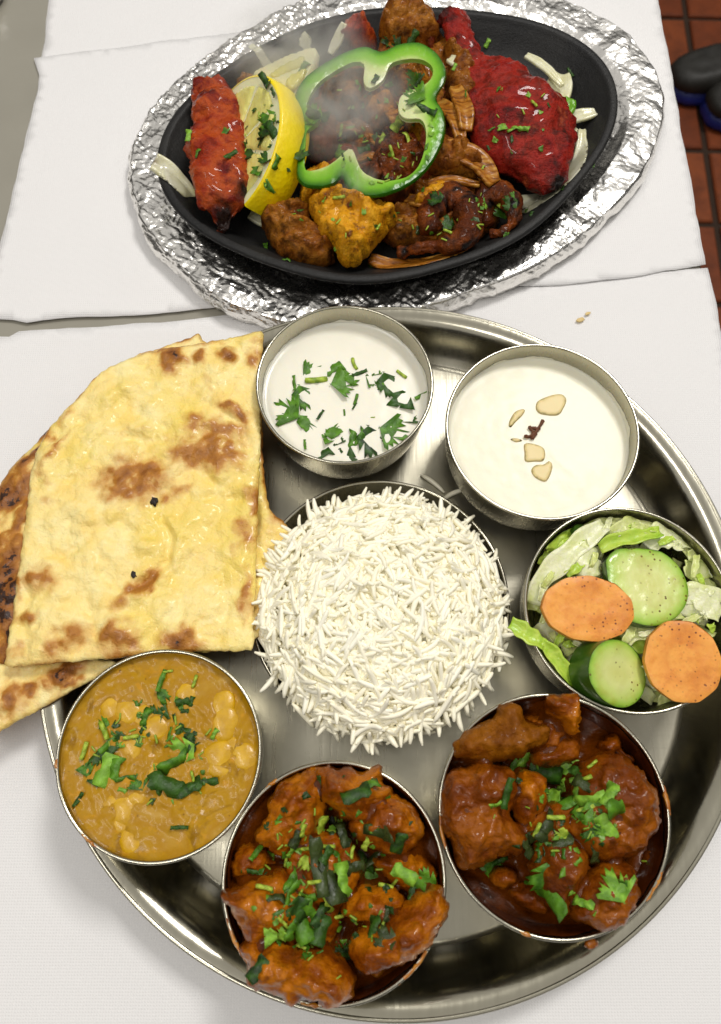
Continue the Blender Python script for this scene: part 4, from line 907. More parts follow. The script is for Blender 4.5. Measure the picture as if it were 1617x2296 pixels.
for a, n, s in [(3.30, .16, 'orange smear on the left rim of the curry bowl beside the salad'), (.12, .15, 'orange smear on the right rim of the curry bowl beside the salad'), (-.62, .16, 'brown smear on the near right rim of the curry bowl beside the salad'), (-1.9, .05, 'short brown smear on the near rim of the curry bowl beside the salad')]: rim_spill('curry_b', a, n, s)
m_ = at(1325, 2115, .040); V, F = lump(m_, (.0028, .0022, .0022), 3, .3, .3, 1.5, 5, .08, 4, False); o = build('sauce_drip', V, F, CHUNK_A); tag(o, 'blob of curry stuck outside the rim over the plate edge', 'sauce', 'sauce smears on the bowl rims')

# ------------------------------------------------------------------ naan
m = M('naan_bread'); ch = m.attr('char'); oil = m.noise(26, 4, .55); mot = m.noise(70, 5, .6, dist=.4)
_b = m.mix(m.ramp(mot, [(.35, 0), (.65, 1)]), lin(251, 233, 164), lin(248, 216, 124)); _b = m.mix(m.ramp(oil, [(.48, 0), (.66, .75)]), _b, lin(240, 212, 92))
_c = m.math('ADD', ch, m.math('MULTIPLY', m.math('SUBTRACT', m.noise(150, 5, .65), .5), .55))
_b = m.mix(m.ramp(_c, [(.14, 0), (.60, 1)]), _b, lin(194, 130, 42)); _b = m.mix(m.ramp(_c, [(.48, 0), (1.0, 1)]), _b, lin(132, 76, 22)); _b = m.mix(m.ramp(_c, [(.98, 0), (1.3, 1)]), _b, lin(52, 26, 10))
_b = m.mix(m.ramp(m.voro(95), [(.035, .9), (.06, 0)]), _b, lin(96, 60, 22)) if False else _b
_h = m.math('ADD', m.noise(330, 5, .65), m.math('MULTIPLY', m.noise(120, 4, .6), 1.4))
NAAN = m.end(_b, m.ramp(m.math('ADD', oil, m.math('MULTIPLY', m.noise(300, 3), .3)), [(.45, .58), (.85, .36)]), 0, m.bump(_h, .75, .0013), sss=.1, sssr=(1, .6, .25), ssss=.003, coat=m.ramp(oil, [(.4, .05), (.65, .4)]), coatr=.18)
m = M('burnt_speck'); SPECK = m.end(lin(30, 20, 14), .6)
def bdist_open(P, L):
    d = np.full(len(P), 1e9)
    for a, b_ in zip(L[:-1], L[1:]):
        ab = b_-a; t = np.clip(((P-a) @ ab)/(ab @ ab+1e-18), 0, 1); d = np.minimum(d, np.linalg.norm(P-(a+t[:, None]*ab), axis=1))
    return d
WR = [([(365, 1170), (390, 1210), (382, 1260), (345, 1300), (300, 1330)], -.0022), ([(385, 1175), (408, 1215), (398, 1270), (360, 1312)], .0012), ([(250, 1000), (310, 990), (370, 1000)], -.0016), ([(430, 1130), (480, 1120), (540, 1125)], -.0014), ([(220, 1220), (230, 1290), (270, 1330)], -.0014), ([(490, 930), (540, 960), (560, 1010)], -.0014), ([(120, 1350), (200, 1380), (280, 1370)], -.0010)]
def naan(pts, zf, label, spots, seed, sp=.0014, edgechar=.35, name='naan'):
    P0 = ats(pts, .034); per = np.linalg.norm(np.roll(P0, -1, 0)-P0, axis=1).sum(); P = smooth_closed(P0, int(per/sp), .0007, seed)
    S = [(*at(x, y, .034)[:2], rx/4000, ry/4000, math.radians(ro), st*1.12) for x, y, rx, ry, ro, st in spots]
    def spotf(XY):
        c = np.zeros(len(XY)); W_ = XY+np.c_[fbm(XY, 110, 4, seed=seed), fbm(XY, 110, 4, seed=seed+1)]*.0032
        for x, y, rx, ry, ro, st in S:
            d = W_-np.array((x, y)); u = d[:, 0]*math.cos(ro)+d[:, 1]*math.sin(ro); v = -d[:, 0]*math.sin(ro)+d[:, 1]*math.cos(ro)
            c = np.maximum(c, st*np.exp(-((u/rx)**2+(v/ry)**2)**1.3*.9))
        return c*np.clip(.9+fbm(XY, 130, 3, seed=seed+8)*.55, .3, 1.35)
    def zt(XY):
        d = bdist(XY, P); bl = np.clip(fbm(XY, 55, 3, seed=seed+2), -.6, 1)*.0022+fbm(XY, 170, 4, seed=seed+3)*.0009+np.clip(ridged(XY, 38, 2, seed+4)-.65, 0, 1)*-.0020
        return zf(XY)+(bl+spotf(XY)*.0020)*np.clip(d/.006, .2, 1)-.0016*np.exp(-d/.0016)+(sum(hh*np.exp(-(bdist_open(XY, ats(w_, .034))/.0022)**2) for w_, hh in WR) if seed == 63 else 0)
    V, F, d = sheet(P, zt, lambda XY, Q: .0034-.0020*np.exp(-bdist(XY, Q)/.0014), sp, seed, smooth=False)
    ch = spotf(V[:, :2])+edgechar*np.exp(-d/.0022)*np.clip(.5+fbm(V, 50, 3, seed=seed+6)*1.2, 0, 1.6); ch = np.minimum(ch, .98); ch[len(V)//2:] = np.maximum(ch[len(V)//2:], .45)
    o = build(name, V, F, NAAN, None, True, attrs={'char': ch}); tag(o, label, 'flatbread', 'naan pieces'); surf('naan', V, F); return o
gx = lambda XY: np.clip((XY[:, 0]+.05)/.15, -1.4, 0)
naan([(-110, 1490), (0, 1478), (230, 1476), (232, 1497), (150, 1546), (60, 1596), (0, 1629), (-90, 1672), (-150, 1600)], lambda XY: .0290+.004*np.clip((XY[:, 0]+.18)/.08, -1, 0), 'naan wedge lowest in the pile, pointing left above the dal bowl', [(15, 1570, 26, 30, 0, .95), (55, 1550, 22, 18, 30, .8), (95, 1525, 14, 12, 0, .5), (140, 1500, 35, 22, 20, 1.0), (10, 1510, 20, 12, 0, .4), (-60, 1560, 40, 40, 0, .8), (40, 1600, 14, 9, 20, .3), (150, 1530, 22, 8, 30, .7)], 61, edgechar=.3)
naan([(444, 744), (425, 756), (315, 792), (228, 836), (160, 903), (85, 972), (0, 1056), (-60, 1180), (-70, 1330), (-60, 1470), (100, 1478), (330, 1470), (560, 1438), (596, 1330), (646, 1192), (606, 1140), (590, 1050), (580, 900), (520, 800), (462, 768)], lambda XY: .0335+.010*gx(XY)*np.clip(-(XY[:, 0]+.13)/.08, 0, 1)+.001, 'browned naan piece under the top naan, its charred edge showing along the left', [(10, 1110, 60, 40, 40, 1.15), (40, 1075, 40, 30, 0, .8), (60, 1240, 40, 28, 0, 1.2), (10, 1250, 40, 60, 0, 1.0), (20, 1330, 50, 70, 0, 1.25), (30, 1430, 40, 60, 0, 1.2), (80, 1010, 60, 18, 42, .9), (140, 935, 60, 16, 44, 1.1), (200, 870, 40, 14, 44, .7), (50, 1150, 60, 14, 60, .8), (20, 1190, 24, 20, 0, .3), (620, 1180, 20, 20, 0, .3), (420, 760, 20, 10, 30, .5), (60, 1350, 24, 50, 0, 1.1), (100, 1130, 20, 70, 15, .9)], 62, edgechar=.8)
NS = [(392, 820, 30, 34, 0, .95), (448, 812, 18, 20, 0, .85), (515, 812, 20, 24, 0, .8), (572, 815, 18, 26, 0, .7), (310, 1085, 75, 48, 10, .78), (270, 1060, 40, 40, 0, .5), (470, 1030, 78, 34, -8, .78), (500, 990, 60, 44, 30, .62), (440, 965, 34, 30, 0, .55), (530, 930, 40, 14, -30, .8), (390, 1120, 40, 16, 25, .5), (545, 1210, 26, 34, 0, .5), (320, 1320, 60, 18, 40, .75), (330, 1310, 30, 12, 40, .5), (95, 1300, 40, 28, -20, .6), (70, 1388, 22, 18, 0, .6), (165, 1440, 44, 30, 20, .55), (268, 1437, 44, 34, 0, .72), (410, 1440, 46, 26, 0, .62), (555, 1340, 14, 50, 0, .6), (570, 1130, 12, 40, 0, .5), (110, 1130, 14, 14, 0, .4), (115, 1085, 14, 14, 0, .3), (100, 1060, 14, 18, 0, .5), (150, 945, 24, 12, 45, .45), (120, 985, 14, 12, 40, .5), (215, 1070, 20, 16, 0, .25), (130, 1010, 40, 9, 60, .8), (205, 855, 20, 8, 45, .5), (35, 1465, 24, 20, 0, .5), (40, 1300, 8, 70, 10, .4), (470, 875, 14, 20, 0, .25), (300, 975, 60, 10, 10, .25), (460, 778, 60, 8, 5, .4), (575, 770, 20, 12, 0, .3)]
naan([(591, 754), (592, 775), (584, 900), (586, 1000), (582, 1100), (577, 1250), (571, 1400), (568, 1456), (545, 1462), (420, 1464), (230, 1480), (60, 1494), (14, 1493), (17, 1465), (34, 1350), (58, 1180), (74, 1060), (106, 975), (170, 905), (205, 868), (238, 838), (330, 800), (430, 782), (520, 766), (578, 752)], lambda XY: .0395+.006*gx(XY)*np.clip(-(XY[:, 0]+.13)/.07, 0, 1)+.0012*np.sin(XY[:, 1]*60)*0, 'largest naan piece on top of the pile, pale with brown blisters', NS, 63)
for (x, y, s, lab) in [(345, 1124, .0016, 'burnt black speck in the middle of the top naan'), (300, 1288, .0012, 'small burnt speck on the top naan toward the dal bowl')]:
    p, _ = hit('naan', x, y); V, F = lump(np.array(p)+np.array((0, 0, .0003)), (s, s*1.3, s*.5), 3, .4, .7, 1.8, int(x), .05); o = build('burnt_speck', V, F, SPECK); tag(o, lab, 'speck', 'burnt specks on the naan')

# ------------------------------------------------------------------ salad
b = BOWL['salad']; q = zc(1200, 1240, 2.682)
def m_let(name, a, bb):
    m = M(name); v = m.noise(130, 5, .6, m.map((1, 1, 1)), .6); c = m.mix(m.ramp(v, [(.38, 0), (.68, 1)]), a, bb)
    return m.end(c, .32, 0, m.bump(m.math('ADD', v, m.noise(500, 3)), .4, .0012), sss=.3, sssr=(.8, 1, .4), ssss=.003, coat=.15)
LET_P = m_let('lettuce_pale', lin(222, 228, 156), lin(190, 208, 98)); LET_G = m_let('lettuce_green', lin(190, 216, 84), lin(150, 194, 46)); LET_W = m_let('lettuce_rib', lin(236, 240, 194), lin(212, 222, 142))
# dim bed of shreds low in the bowl
R_ = random.Random(21)
def shred(pts, zs, w, mat, label, seed, ruf=.0012, cup=.1, twist=.4, rs=90, group='shredded lettuce in the salad'):
    P = np.array([at(*p, z) for p, z in zip(q(pts), zs)]); P = smooth_open(P, 26); t_ = np.linspace(0, 1, 26)
    W_ = w*(.75+.25*np.sin(t_*math.pi))*(1+.12*np.sin(t_*17+seed))
    V, F = ribbon(P, W_, .0005, ruffle=ruf, rs=rs, seed=seed, nw=6, twist=twist, cup=cup)
    rr = np.hypot(V[:, 0]-b['x'], V[:, 1]-b['y']); lim = np.interp(V[:, 2]-b['zb'], b['inn'][:, 1], b['inn'][:, 0])-.0012
    k = np.where((rr > lim) & (V[:, 2] < b['zt']), lim/np.maximum(rr, 1e-6), 1); V[:, 0] = b['x']+(V[:, 0]-b['x'])*k; V[:, 1] = b['y']+(V[:, 1]-b['y'])*k
    o = build('lettuce_shred', V, F, mat); tag(o, label, 'lettuce', group); surf('salad', V, F); return o
for k in range(34):
    a = R_.uniform(0, 6.28); rr = .036*math.sqrt(R_.random()); d = R_.uniform(0, 3.14); L = R_.uniform(.012, .022); cx, cy = b['x']+rr*math.cos(a), b['y']+rr*math.sin(a); z = R_.uniform(.022, .034)
    P = np.array([(cx+L*math.cos(d)*t+.004*math.sin(2*t+k)*-math.sin(d), cy+L*math.sin(d)*t+.004*math.sin(2*t+k)*math.cos(d), z+R_.uniform(-.003, .003)) for t in (-1, -.4, .3, 1)])
    lim = .0425; rr2 = np.hypot(P[:, 0]-b['x'], P[:, 1]-b['y']); s_ = np.minimum(1, lim/np.maximum(rr2, 1e-6)); P[:, 0] = b['x']+(P[:, 0]-b['x'])*s_; P[:, 1] = b['y']+(P[:, 1]-b['y'])*s_
    V, F = ribbon(smooth_open(P, 18), R_.uniform(.004, .008), .0005, ruffle=.0016, rs=110, seed=k, nw=5, twist=R_.uniform(-1.2, 1.2), cup=R_.uniform(-.2, .2))
    o = build('lettuce_shred', V, F, R_.choice([LET_P, LET_P, LET_G, LET_W])); tag(o, ['pale', 'limp', 'thin', 'crumpled'][k % 4]+' lettuce shred in the bed under the salad slices, '+where('salad', (cx, cy)), 'lettuce', 'bed of lettuce under the salad slices'); surf('salad', V, F)
V, F = lathe([(0, .020), (.03, .020), (.0425, .0195)], 60, b['x'], b['y']); V[:, 2] += fbm(V, 120, 3, seed=2)*.002
shred([(350, 720), (420, 560), (560, 420), (700, 290), (840, 190)], [.040, .043, .045, .045, .043], .0105, LET_W, 'long pale lettuce rib running toward the far rim of the salad bowl', 1, .0006, .15, .2)
shred([(640, 330), (690, 400), (720, 470), (760, 540)], [.044]*4, .0150, LET_W, 'pale crumpled lettuce piece between carrot and cucumber slices', 2, .0018, -.1, .5)
shred([(480, 400), (520, 330), (580, 290), (650, 270)], [.036, .040, .041, .040], .0125, LET_G, 'curly bright green lettuce leaf at the far left of the bowl', 3, .0028, .3, 1.0, 120)
shred([(420, 470), (470, 440), (520, 420)], [.033, .036, .037], .008, LET_G, 'small yellow green lettuce scrap against the left bowl wall', 4, .002, .2, .8)
shred([(800, 350), (900, 300), (1050, 270), (1220, 240)], [.044, .046, .047, .045], .0068, LET_G, 'bright green lettuce shred above the far cucumber slice', 5, .001, .3, .4)
shred([(860, 290), (950, 220), (1060, 190), (1200, 210)], [.041, .043, .043, .042], .0080, LET_P, 'pale lettuce shred nearest the far wall of the salad bowl', 6, .0022, .2, .9, 130)
shred([(700, 160), (780, 190), (880, 160), (1000, 150)], [.037, .039, .040, .039], .0065, LET_P, 'thin lettuce shred at the very back of the salad bowl', 7, .0018, .2, .8, 130)
shred([(1120, 330), (1200, 270), (1300, 260), (1420, 290)], [.043, .044, .044, .042], .0135, LET_W, 'broad translucent lettuce piece behind the far cucumber slice', 8, .0016, .1, .4, 90)
shred([(1380, 400), (1450, 330), (1490, 300)], [.040]*3, .0085, LET_P, 'notched lettuce piece against the right wall, behind the cucumber', 9, .0014, .1, .3)
shred([(1390, 400), (1480, 390), (1555, 385)], [.041]*3, .0060, LET_P, 'short pale lettuce shred pointing to the right rim', 10, .001, .2, .3)
shred([(1420, 560), (1470, 480), (1490, 420)], [.040]*3, .0120, LET_P, 'pale lettuce piece right of the far cucumber slice', 11, .0018, .1, .6)
shred([(1460, 620), (1540, 580), (1617, 540)], [.039]*3, .0075, LET_P, 'lettuce shred against the rightmost bowl wall', 12, .0018, .2, .8)
shred([(1380, 800), (1430, 720), (1520, 700), (1600, 760)], [.043, .045, .045, .043], .0170, LET_W, 'broad white lettuce piece with a hole above the right carrot', 13, .0012, .1, .2)
shred([(1420, 640), (1500, 700), (1617, 800)], [.044, .045, .044], .0100, LET_W, 'white lettuce strip leaning on the right carrot slice', 14, .0014, .1, .3)
shred([(960, 960), (1060, 890), (1180, 870), (1300, 840)], [.042, .044, .045, .043], .0105, LET_P, 'pale green lettuce shred between the two carrot slices', 15, .0016, .25, .5)
shred([(1000, 990), (1090, 1000), (1180, 1000)], [.040]*3, .0090, LET_G, 'green lettuce shred between the near cucumber and right carrot', 16, .0016, .2, .5)
shred([(1060, 850), (1200, 820), (1350, 780)], [.042, .043, .043], .0075, LET_P, 'lettuce shred tucked under the far cucumber slice', 17, .0014, .2, .5)
shred([(340, 760), (350, 660), (380, 590)], [.036, .038, .038], .009, LET_P, 'pale lettuce piece hugging the left wall of the salad bowl', 18, .0016, .2, .5)
shred([(400, 850), (470, 920), (560, 960)], [.036]*3, .011, LET_W, 'white lettuce piece under the left carrot slice', 19, .0014, .1, .4)
shred([(540, 1020), (640, 980), (740, 970)], [.036]*3, .010, LET_P, 'lettuce shred between left carrot and near cucumber', 20, .0018, .2, .6)
shred([(540, 1100), (600, 1080), (660, 1100), (640, 1200)], [.034]*4, .010, LET_W, 'pale lettuce piece left of the near cucumber slice', 21, .0014, .2, .5)
shred([(205, 850), (260, 880), (330, 930), (430, 1000)], [.0485, .0500, .0500, .0480], .0075, LET_G, 'bright green lettuce strip hanging over the left rim of the salad bowl', 22, .0012, .2, .6)
shred([(420, 980), (500, 1070), (580, 1180), (650, 1290)], [.0480, .0465, .044, .040], .0065, LET_G, 'green lettuce strip lying along the near left wall of the bowl', 23, .001, .3, .4)
shred([(1200, 1400), (1300, 1400), (1400, 1380)], [.034]*3, .011, LET_P, 'lettuce piece at the near right wall under the carrot', 24, .0018, .2, .6)
for k, (x, y, a, z) in enumerate([(760, 430, 70, .0455), (640, 480, 40, .0450), (930, 250, 10, .0450), (1080, 220, 160, .0440), (1250, 300, 20, .0455), (1330, 330, 150, .0450), (1440, 470, 80, .0440), (1480, 560, 110, .0430), (1530, 640, 60, .0440), (1400, 840, 30, .0460), (1560, 880, 120, .0450), (1120, 920, 10, .0455), (1000, 930, 60, .0440), (1180, 960, 140, .0440), (420, 640, 80, .0425), (460, 560, 60, .0440), (600, 1000, 20, .0400), (700, 1010, 150, .0405), (500, 950, 120, .0410), (980, 180, 20, .0415), (840, 210, 60, .0420), (1350, 900, 70, .0440), (560, 330, 50, .0435), (1560, 480, 100, .0400), (470, 480, 70, .0415)]+[(int(1000+560*math.cos(i*2.4)*(.62+.36*((i*7)%5)/4)), int(770+520*math.sin(i*2.4)*(.62+.36*((i*7)%5)/4)), (i*67)%180, .0395+.004*((i*3)%4)/3) for i in range(22)]):
    d = math.radians(a); L = 55+25*math.sin(k*2.3); shred([(x-L*math.cos(d), y+L*math.sin(d)), (x+8*math.sin(k), y+8*math.cos(k)), (x+L*math.cos(d), y-L*math.sin(d))], [z, z+.0012, z-.0006], .0024+.0014*math.sin(k*1.7)**2, [LET_P, LET_G, LET_W][k % 3], ['thin pale', 'thin green', 'thin whitish'][k % 3]+' lettuce thread on top of the salad, '+where('salad', at(*q([(x, y)])[0], z)), 50+k, .0010, .2, .9, 160)
# slices
m = M('cucumber_flesh'); _r = m.attr('rad'); _sp = m.ramp(m.voro(340), [(.13, 1), (.22, 0)]); _msk = m.ramp(m.noise(70, 3), [(.45, 0), (.6, 1)])
_c = m.ramp(m.math('ADD', _r, m.math('MULTIPLY', m.math('SUBTRACT', m.noise(160, 3), .5), .12)), [(.0, lin(206, 208, 120)), (.45, lin(214, 220, 142)), (.75, lin(196, 214, 116)), (.93, lin(160, 196, 74)), (1.0, lin(110, 156, 40))])
_c = m.mix(m.math('MULTIPLY', _sp, _msk), _c, lin(96, 72, 22)); _c = m.mix(m.ramp(m.noise(120, 4), [(.52, 0), (.75, .35)]), _c, lin(168, 140, 40))
CUC = m.end(_c, .25, 0, m.bump(m.noise(260, 4), .35, .0008), sss=.25, sssr=(.8, 1, .4), ssss=.003, coat=.3)
m = M('cucumber_rind'); RIND = m.end(m.mix(m.noise(120, 4), lin(34, 66, 14), lin(62, 100, 22)), .3, 0, m.bump(m.noise(300, 3), .2, .0006), coat=.3)
m = M('carrot'); _sp = m.ramp(m.voro(420), [(.14, 1), (.24, 0)]); _msk = m.ramp(m.noise(60, 3), [(.42, 0), (.6, 1)])
_c = m.mix(m.ramp(m.noise(80, 5, .6), [(.38, 0), (.7, 1)]), lin(240, 168, 74), lin(232, 150, 56)); _c = m.mix(m.ramp(m.noise(420, 3), [(.5, 0), (.8, .5)]), _c, lin(212, 116, 40)); _c = m.mix(m.ramp(m.math('ADD', m.attr('rad'), m.math('MULTIPLY', m.math('SUBTRACT', m.noise(220, 3), .5), .15)), [(.36, .0), (.48, .30), (.60, .12), (.8, 0)]), _c, lin(206, 104, 22)); _c = m.mix(m.ramp(m.noise(90, 5, .7), [(.50, 0), (.72, .55)]), _c, lin(184, 100, 40)); _c = m.mix(m.math('MULTIPLY', _sp, _msk), _c, lin(120, 50, 16))
CARROT = m.end(_c, .45, 0, m.bump(m.noise(380, 4), .35, .0006), sss=.2, sssr=(1, .5, .2), ssss=.002)
def slab_from(local, ctr, nrm, xdir, th, mat_top, mat_side, name, label, cat, group, key, rsplit=True, bev=.0006, concave=0):
    """thick slice: outline in its own plane, cut faces and rind as parts"""
    Fm = np.array(frame(nrm, xdir)); tr = lambda L: (np.asarray(L) @ Fm.T)+np.asarray(ctr)
    XY, T = fill(local, .0018, 3); d = bdist(XY, local); d[d < 1e-7] = 0; rad = 1-np.clip(d/(np.abs(local).max()*.95), 0, 1)
    z = fbm(XY, 200, 3, seed=4)*.00025+fbm(XY, 45, 2, seed=7)*.0006-bev*np.exp(-d/.0006)-concave*np.clip(d/.004, 0, 1)
    t = thing(name, tuple(tr([(0, 0, -th)])[0]), label, cat, group); n = len(XY)
    Vt = tr(np.c_[XY, z]); Vb = tr(np.c_[XY, -th-z])
    build('cut_face', Vt, T, mat_top, t, attrs={'rad': rad}); build('cut_face', Vb, [f[::-1] for f in T], mat_top, t, attrs={'rad': rad})
    m_ = len(local); rows = [(1, -bev), (1.006, -bev*1.6), (1.012, -th*.5), (1.006, -th+bev*1.6), (1, -th+bev)]
    S = np.vstack([np.c_[local*k, np.full(m_, zz)] for k, zz in rows]); F = []
    for i in range(len(rows)-1):
        for j in range(m_): F.append((i*m_+j, (i+1)*m_+j, (i+1)*m_+(j+1) % m_, i*m_+(j+1) % m_))
    build('rind' if mat_side is not mat_top else 'edge', tr(S), F, mat_side, t)
    surf(key, Vt, T); return t
def rndpoly(rx, ry, n=60, sides=0, jit=.02, seed=0):
    a = np.linspace(0, 2*math.pi, n, endpoint=False); r = np.ones(n)
    if sides:
        s = 2*math.pi/sides; w = (a+.2) % s-s/2; r = (math.cos(s/2)/np.cos(w))*.6+.4
    P = np.c_[np.cos(a)*rx*r, np.sin(a)*ry*r]; return P*(1+fbm(P, 60, 2, seed=seed)*jit)[:, None]
pxm = lambda s, z=.05: s/2.682/1.115/FPX*.385
C1 = at(*q([(1110, 590)])[0], .0485); P = rndpoly(pxm(275), pxm(262), 72, jit=.03, seed=2); P = P[(P[:, 0] > -pxm(240)) | True]; P[:, 0] = np.maximum(P[:, 0], -pxm(235)); P[:, 1] = np.where(P[:, 1] > pxm(225), pxm(225)+(P[:, 1]-pxm(225))*.35, P[:, 1])
slab_from(P, C1, (.10, .05, 1), (1, 0, 0), .0062, CUC, RIND, 'cucumber_slice', 'cucumber slice with one cut side, far from the camera in the salad', 'cucumber', 'cucumber slices', 'salad')
C2 = at(*q([(932, 1190)])[0], .0490); slab_from(rndpoly(pxm(228), pxm(196), 72, jit=.02, seed=3), C2, (.50, -.14, 1), (1, -.25, 0), .0140, CUC, RIND, 'cucumber_slice', 'thick tilted cucumber slice showing dark rind, nearest the camera in the salad', 'cucumber', 'cucumber slices', 'salad')
C4 = at(*q([(720, 235)])[0], .0395); slab_from(rndpoly(pxm(120), pxm(60), 40, jit=.03, seed=4), C4, (.5, .35, .7), (1, .3, 0), .004, RIND, RIND, 'cucumber_slice', 'dark green cucumber end tucked against the far left bowl wall', 'cucumber', 'cucumber slices', 'salad')
C3 = at(*q([(730, 752)])[0], .0525); slab_from(rndpoly(pxm(286), pxm(202), 80, 11, .015, 5), C3, (.04, -.10, 1), (1, -.07, 0), .0052, CARROT, CARROT, 'carrot_slice', 'wide oval carrot slice nearest the rice mound', 'carrot', 'carrot slices', 'salad', concave=.0002)
C5 = at(*q([(1365, 1110)])[0], .0520); slab_from(rndpoly(pxm(224), pxm(248), 80, 10, .015, 6), C5, (-.10, -.16, 1), (1, .2, 0), .0058, CARROT, CARROT, 'carrot_slice', 'rounder carrot slice at the near right of the salad', 'carrot', 'carrot slices', 'salad', concave=.0004)

# ------------------------------------------------------------------ sizzler food
TAN_RED = m_food('tandoori_red', [lin(74, 16, 10), lin(138, 22, 16), lin(160, 40, 26), lin(112, 28, 14), lin(176, 80, 44)], 60, .38, .6, 300, 1.0, .0018, .03, charc=lin(40, 14, 8), charth=(.50, .70), chars=75, fac_attr=('char', lin(30, 16, 10)))
TAN_ORG = m_food('tandoori_orange_red', [lin(96, 22, 10), lin(150, 46, 16), lin(178, 76, 26), lin(122, 30, 16), lin(108, 20, 18)], 55, .38, .5, 300, .95, .0014, .06, charc=lin(62, 18, 12), charth=(.58, .74), chars=50, fac_attr=('char', lin(34, 16, 10)))
TIKKA_Y = m_food('tikka_yellow', [lin(160, 88, 8), lin(212, 146, 18), lin(226, 164, 34), lin(196, 118, 12)], 90, .38, .35, 330, .9, .0016, .08, charc=lin(96, 44, 10), charth=(.55, .68), chars=160, fac_attr=('char', lin(84, 36, 8)))
TIKKA_B = m_food('tikka_brown', [lin(74, 32, 8), lin(132, 74, 16), lin(166, 106, 30), lin(104, 52, 10)], 80, .38, .4, 330, .9, .0016, .05, charc=lin(42, 16, 6), charth=(.52, .70), chars=90, fac_attr=('char', lin(44, 16, 6)))
TIKKA_O = m_food('tikka_golden', [lin(104, 48, 8), lin(168, 98, 20), lin(196, 130, 38), lin(134, 70, 14)], 80, .38, .4, 330, .9, .0016, .0, charc=lin(56, 22, 8), charth=(.54, .70), chars=110, fac_attr=('char', lin(60, 24, 8)))
TIKKA_D = m_food('meat_charred', [lin(50, 20, 6), lin(92, 40, 10), lin(134, 66, 16), lin(70, 28, 8)], 75, .38, .35, 380, 1.0, .0016, .03, charc=lin(24, 12, 10), charth=(.5, .66), chars=70, fac_attr=('char', lin(22, 12, 8)))
TIKKA_R = m_food('meat_redbrown', [lin(80, 26, 14), lin(126, 50, 22), lin(150, 74, 34), lin(96, 34, 18)], 75, .40, .35, 320, .8, .0014, .04, charc=lin(44, 18, 10), charth=(.55, .7), chars=70, fac_attr=('char', lin(40, 18, 10)))
m = M('onion'); _t = m.attr('char'); _c = m.mix(m.ramp(m.noise(110, 4), [(.4, 0), (.7, 1)]), lin(226, 224, 194), lin(204, 200, 150)); _c = m.mix(_t, _c, lin(84, 50, 16))
ONION = m.end(_c, .25, 0, m.bump(m.noise(1, 3, .5, m.map((60, 900, 300))), .2, .0005), sss=.3, sssr=(1, .95, .6), ssss=.003, coat=.3)
m = M('onion_browned'); _c = m.ramp(m.noise(1, 4, .6, m.map((110, 420, 200), (0, 0, .8))), [(.32, lin(76, 36, 6)), (.5, lin(160, 98, 24)), (.72, lin(204, 156, 70))]); ONION_B = m.end(_c, .32, 0, m.bump(m.noise(1, 3, .5, m.map((260, 700, 300), (0, 0, .6))), .5, .0008), coat=.15, spec=.25)
def chardist(V, d, k=.4): return np.clip(k*np.exp(-d/.004)+np.clip(fbm(V, 70, 3, seed=3), 0, 1)*.5*k, 0, 1.2)
def piece(pts, z, h, mat, label, cat, group, seed, tilt=(0, 0), rough=.0014, char=.5, name='chicken_piece', amp=.0026, rnd=.009, sp=.0012, ridge=.0012):
    P = ats(pts, z+h*.35)
    fac = lambda XY: (crease(XY, .011, 2, seed)-.0055)*.55+(crease(XY, .005, 2, seed+2)-.0025)*.35
    V, F, d = pillow(P, z, h, rnd, sp, seed, extra=fac, amp=amp*.6, nscale=85, disp=rough, dscale=230, jitter=.0014, tilt=tilt, ridge=ridge, rscale=100)
    o = build(name, V, F, mat, None, True, attrs={'char': chardist(V, d, char)}); tag(o, label, cat, group); surf('siz', V, F); return o
q = zc(600, 100, 2.695); G = 'grilled pieces in the sizzler pan'
# underlayer that fills the heap
piece([(690, 300), (720, 220), (800, 170), (900, 160), (980, 190), (1030, 270), (1040, 370), (980, 430), (860, 440), (760, 420), (700, 370)], .0195, .020, TIKKA_R, 'broad brown layer of meat at the bottom of the heap, under the pepper ring', 'meat', G, 301, amp=.004)
piece([(840, 420), (960, 400), (1090, 420), (1130, 470), (1080, 530), (960, 560), (870, 545), (830, 480)], .0195, .016, TIKKA_B, 'brown layer of meat and onion under the prawns', 'meat', G, 302, amp=.003)
piece([(860, 110), (960, 100), (1040, 130), (1070, 230), (1050, 330), (980, 330), (900, 260), (840, 190)], .0195, .022, TIKKA_B, 'brown layer of meat behind the pepper ring', 'meat', G, 303, amp=.003)
piece(q([(145, 1230), (200, 1165), (300, 1170), (430, 1150), (490, 1250), (560, 1340), (640, 1400), (620, 1500), (480, 1520), (320, 1480), (240, 1420), (180, 1320)]), .021, .020, TIKKA_B, 'brown chicken piece at the near edge of the pan, left of the bright one', 'chicken', G, 304, (0, .1))
piece(q([(430, 960), (560, 925), (640, 960), (690, 1060), (560, 1080), (440, 1130), (400, 1100)]), .026, .022, TIKKA_Y, 'orange chicken piece between lemon and pepper ring', 'chicken', G, 305, char=.25)
piece(q([(475, 1130), (560, 1080), (680, 1080), (800, 1060), (870, 1100), (1060, 1210), (1040, 1260), (900, 1400), (760, 1510), (660, 1480), (620, 1380), (540, 1330), (490, 1240)]), .030, .020, TIKKA_Y, 'bright yellow orange chicken tikka piece at the near edge of the pan', 'chicken', G, 306, (0, .06), char=.22, amp=.002)
piece(q([(450, 620), (520, 560), (620, 570), (670, 650), (660, 760), (560, 810), (460, 790)]), .030, .024, TIKKA_R, 'round red brown meat piece just right of the lemon wedge', 'meat', G, 307)
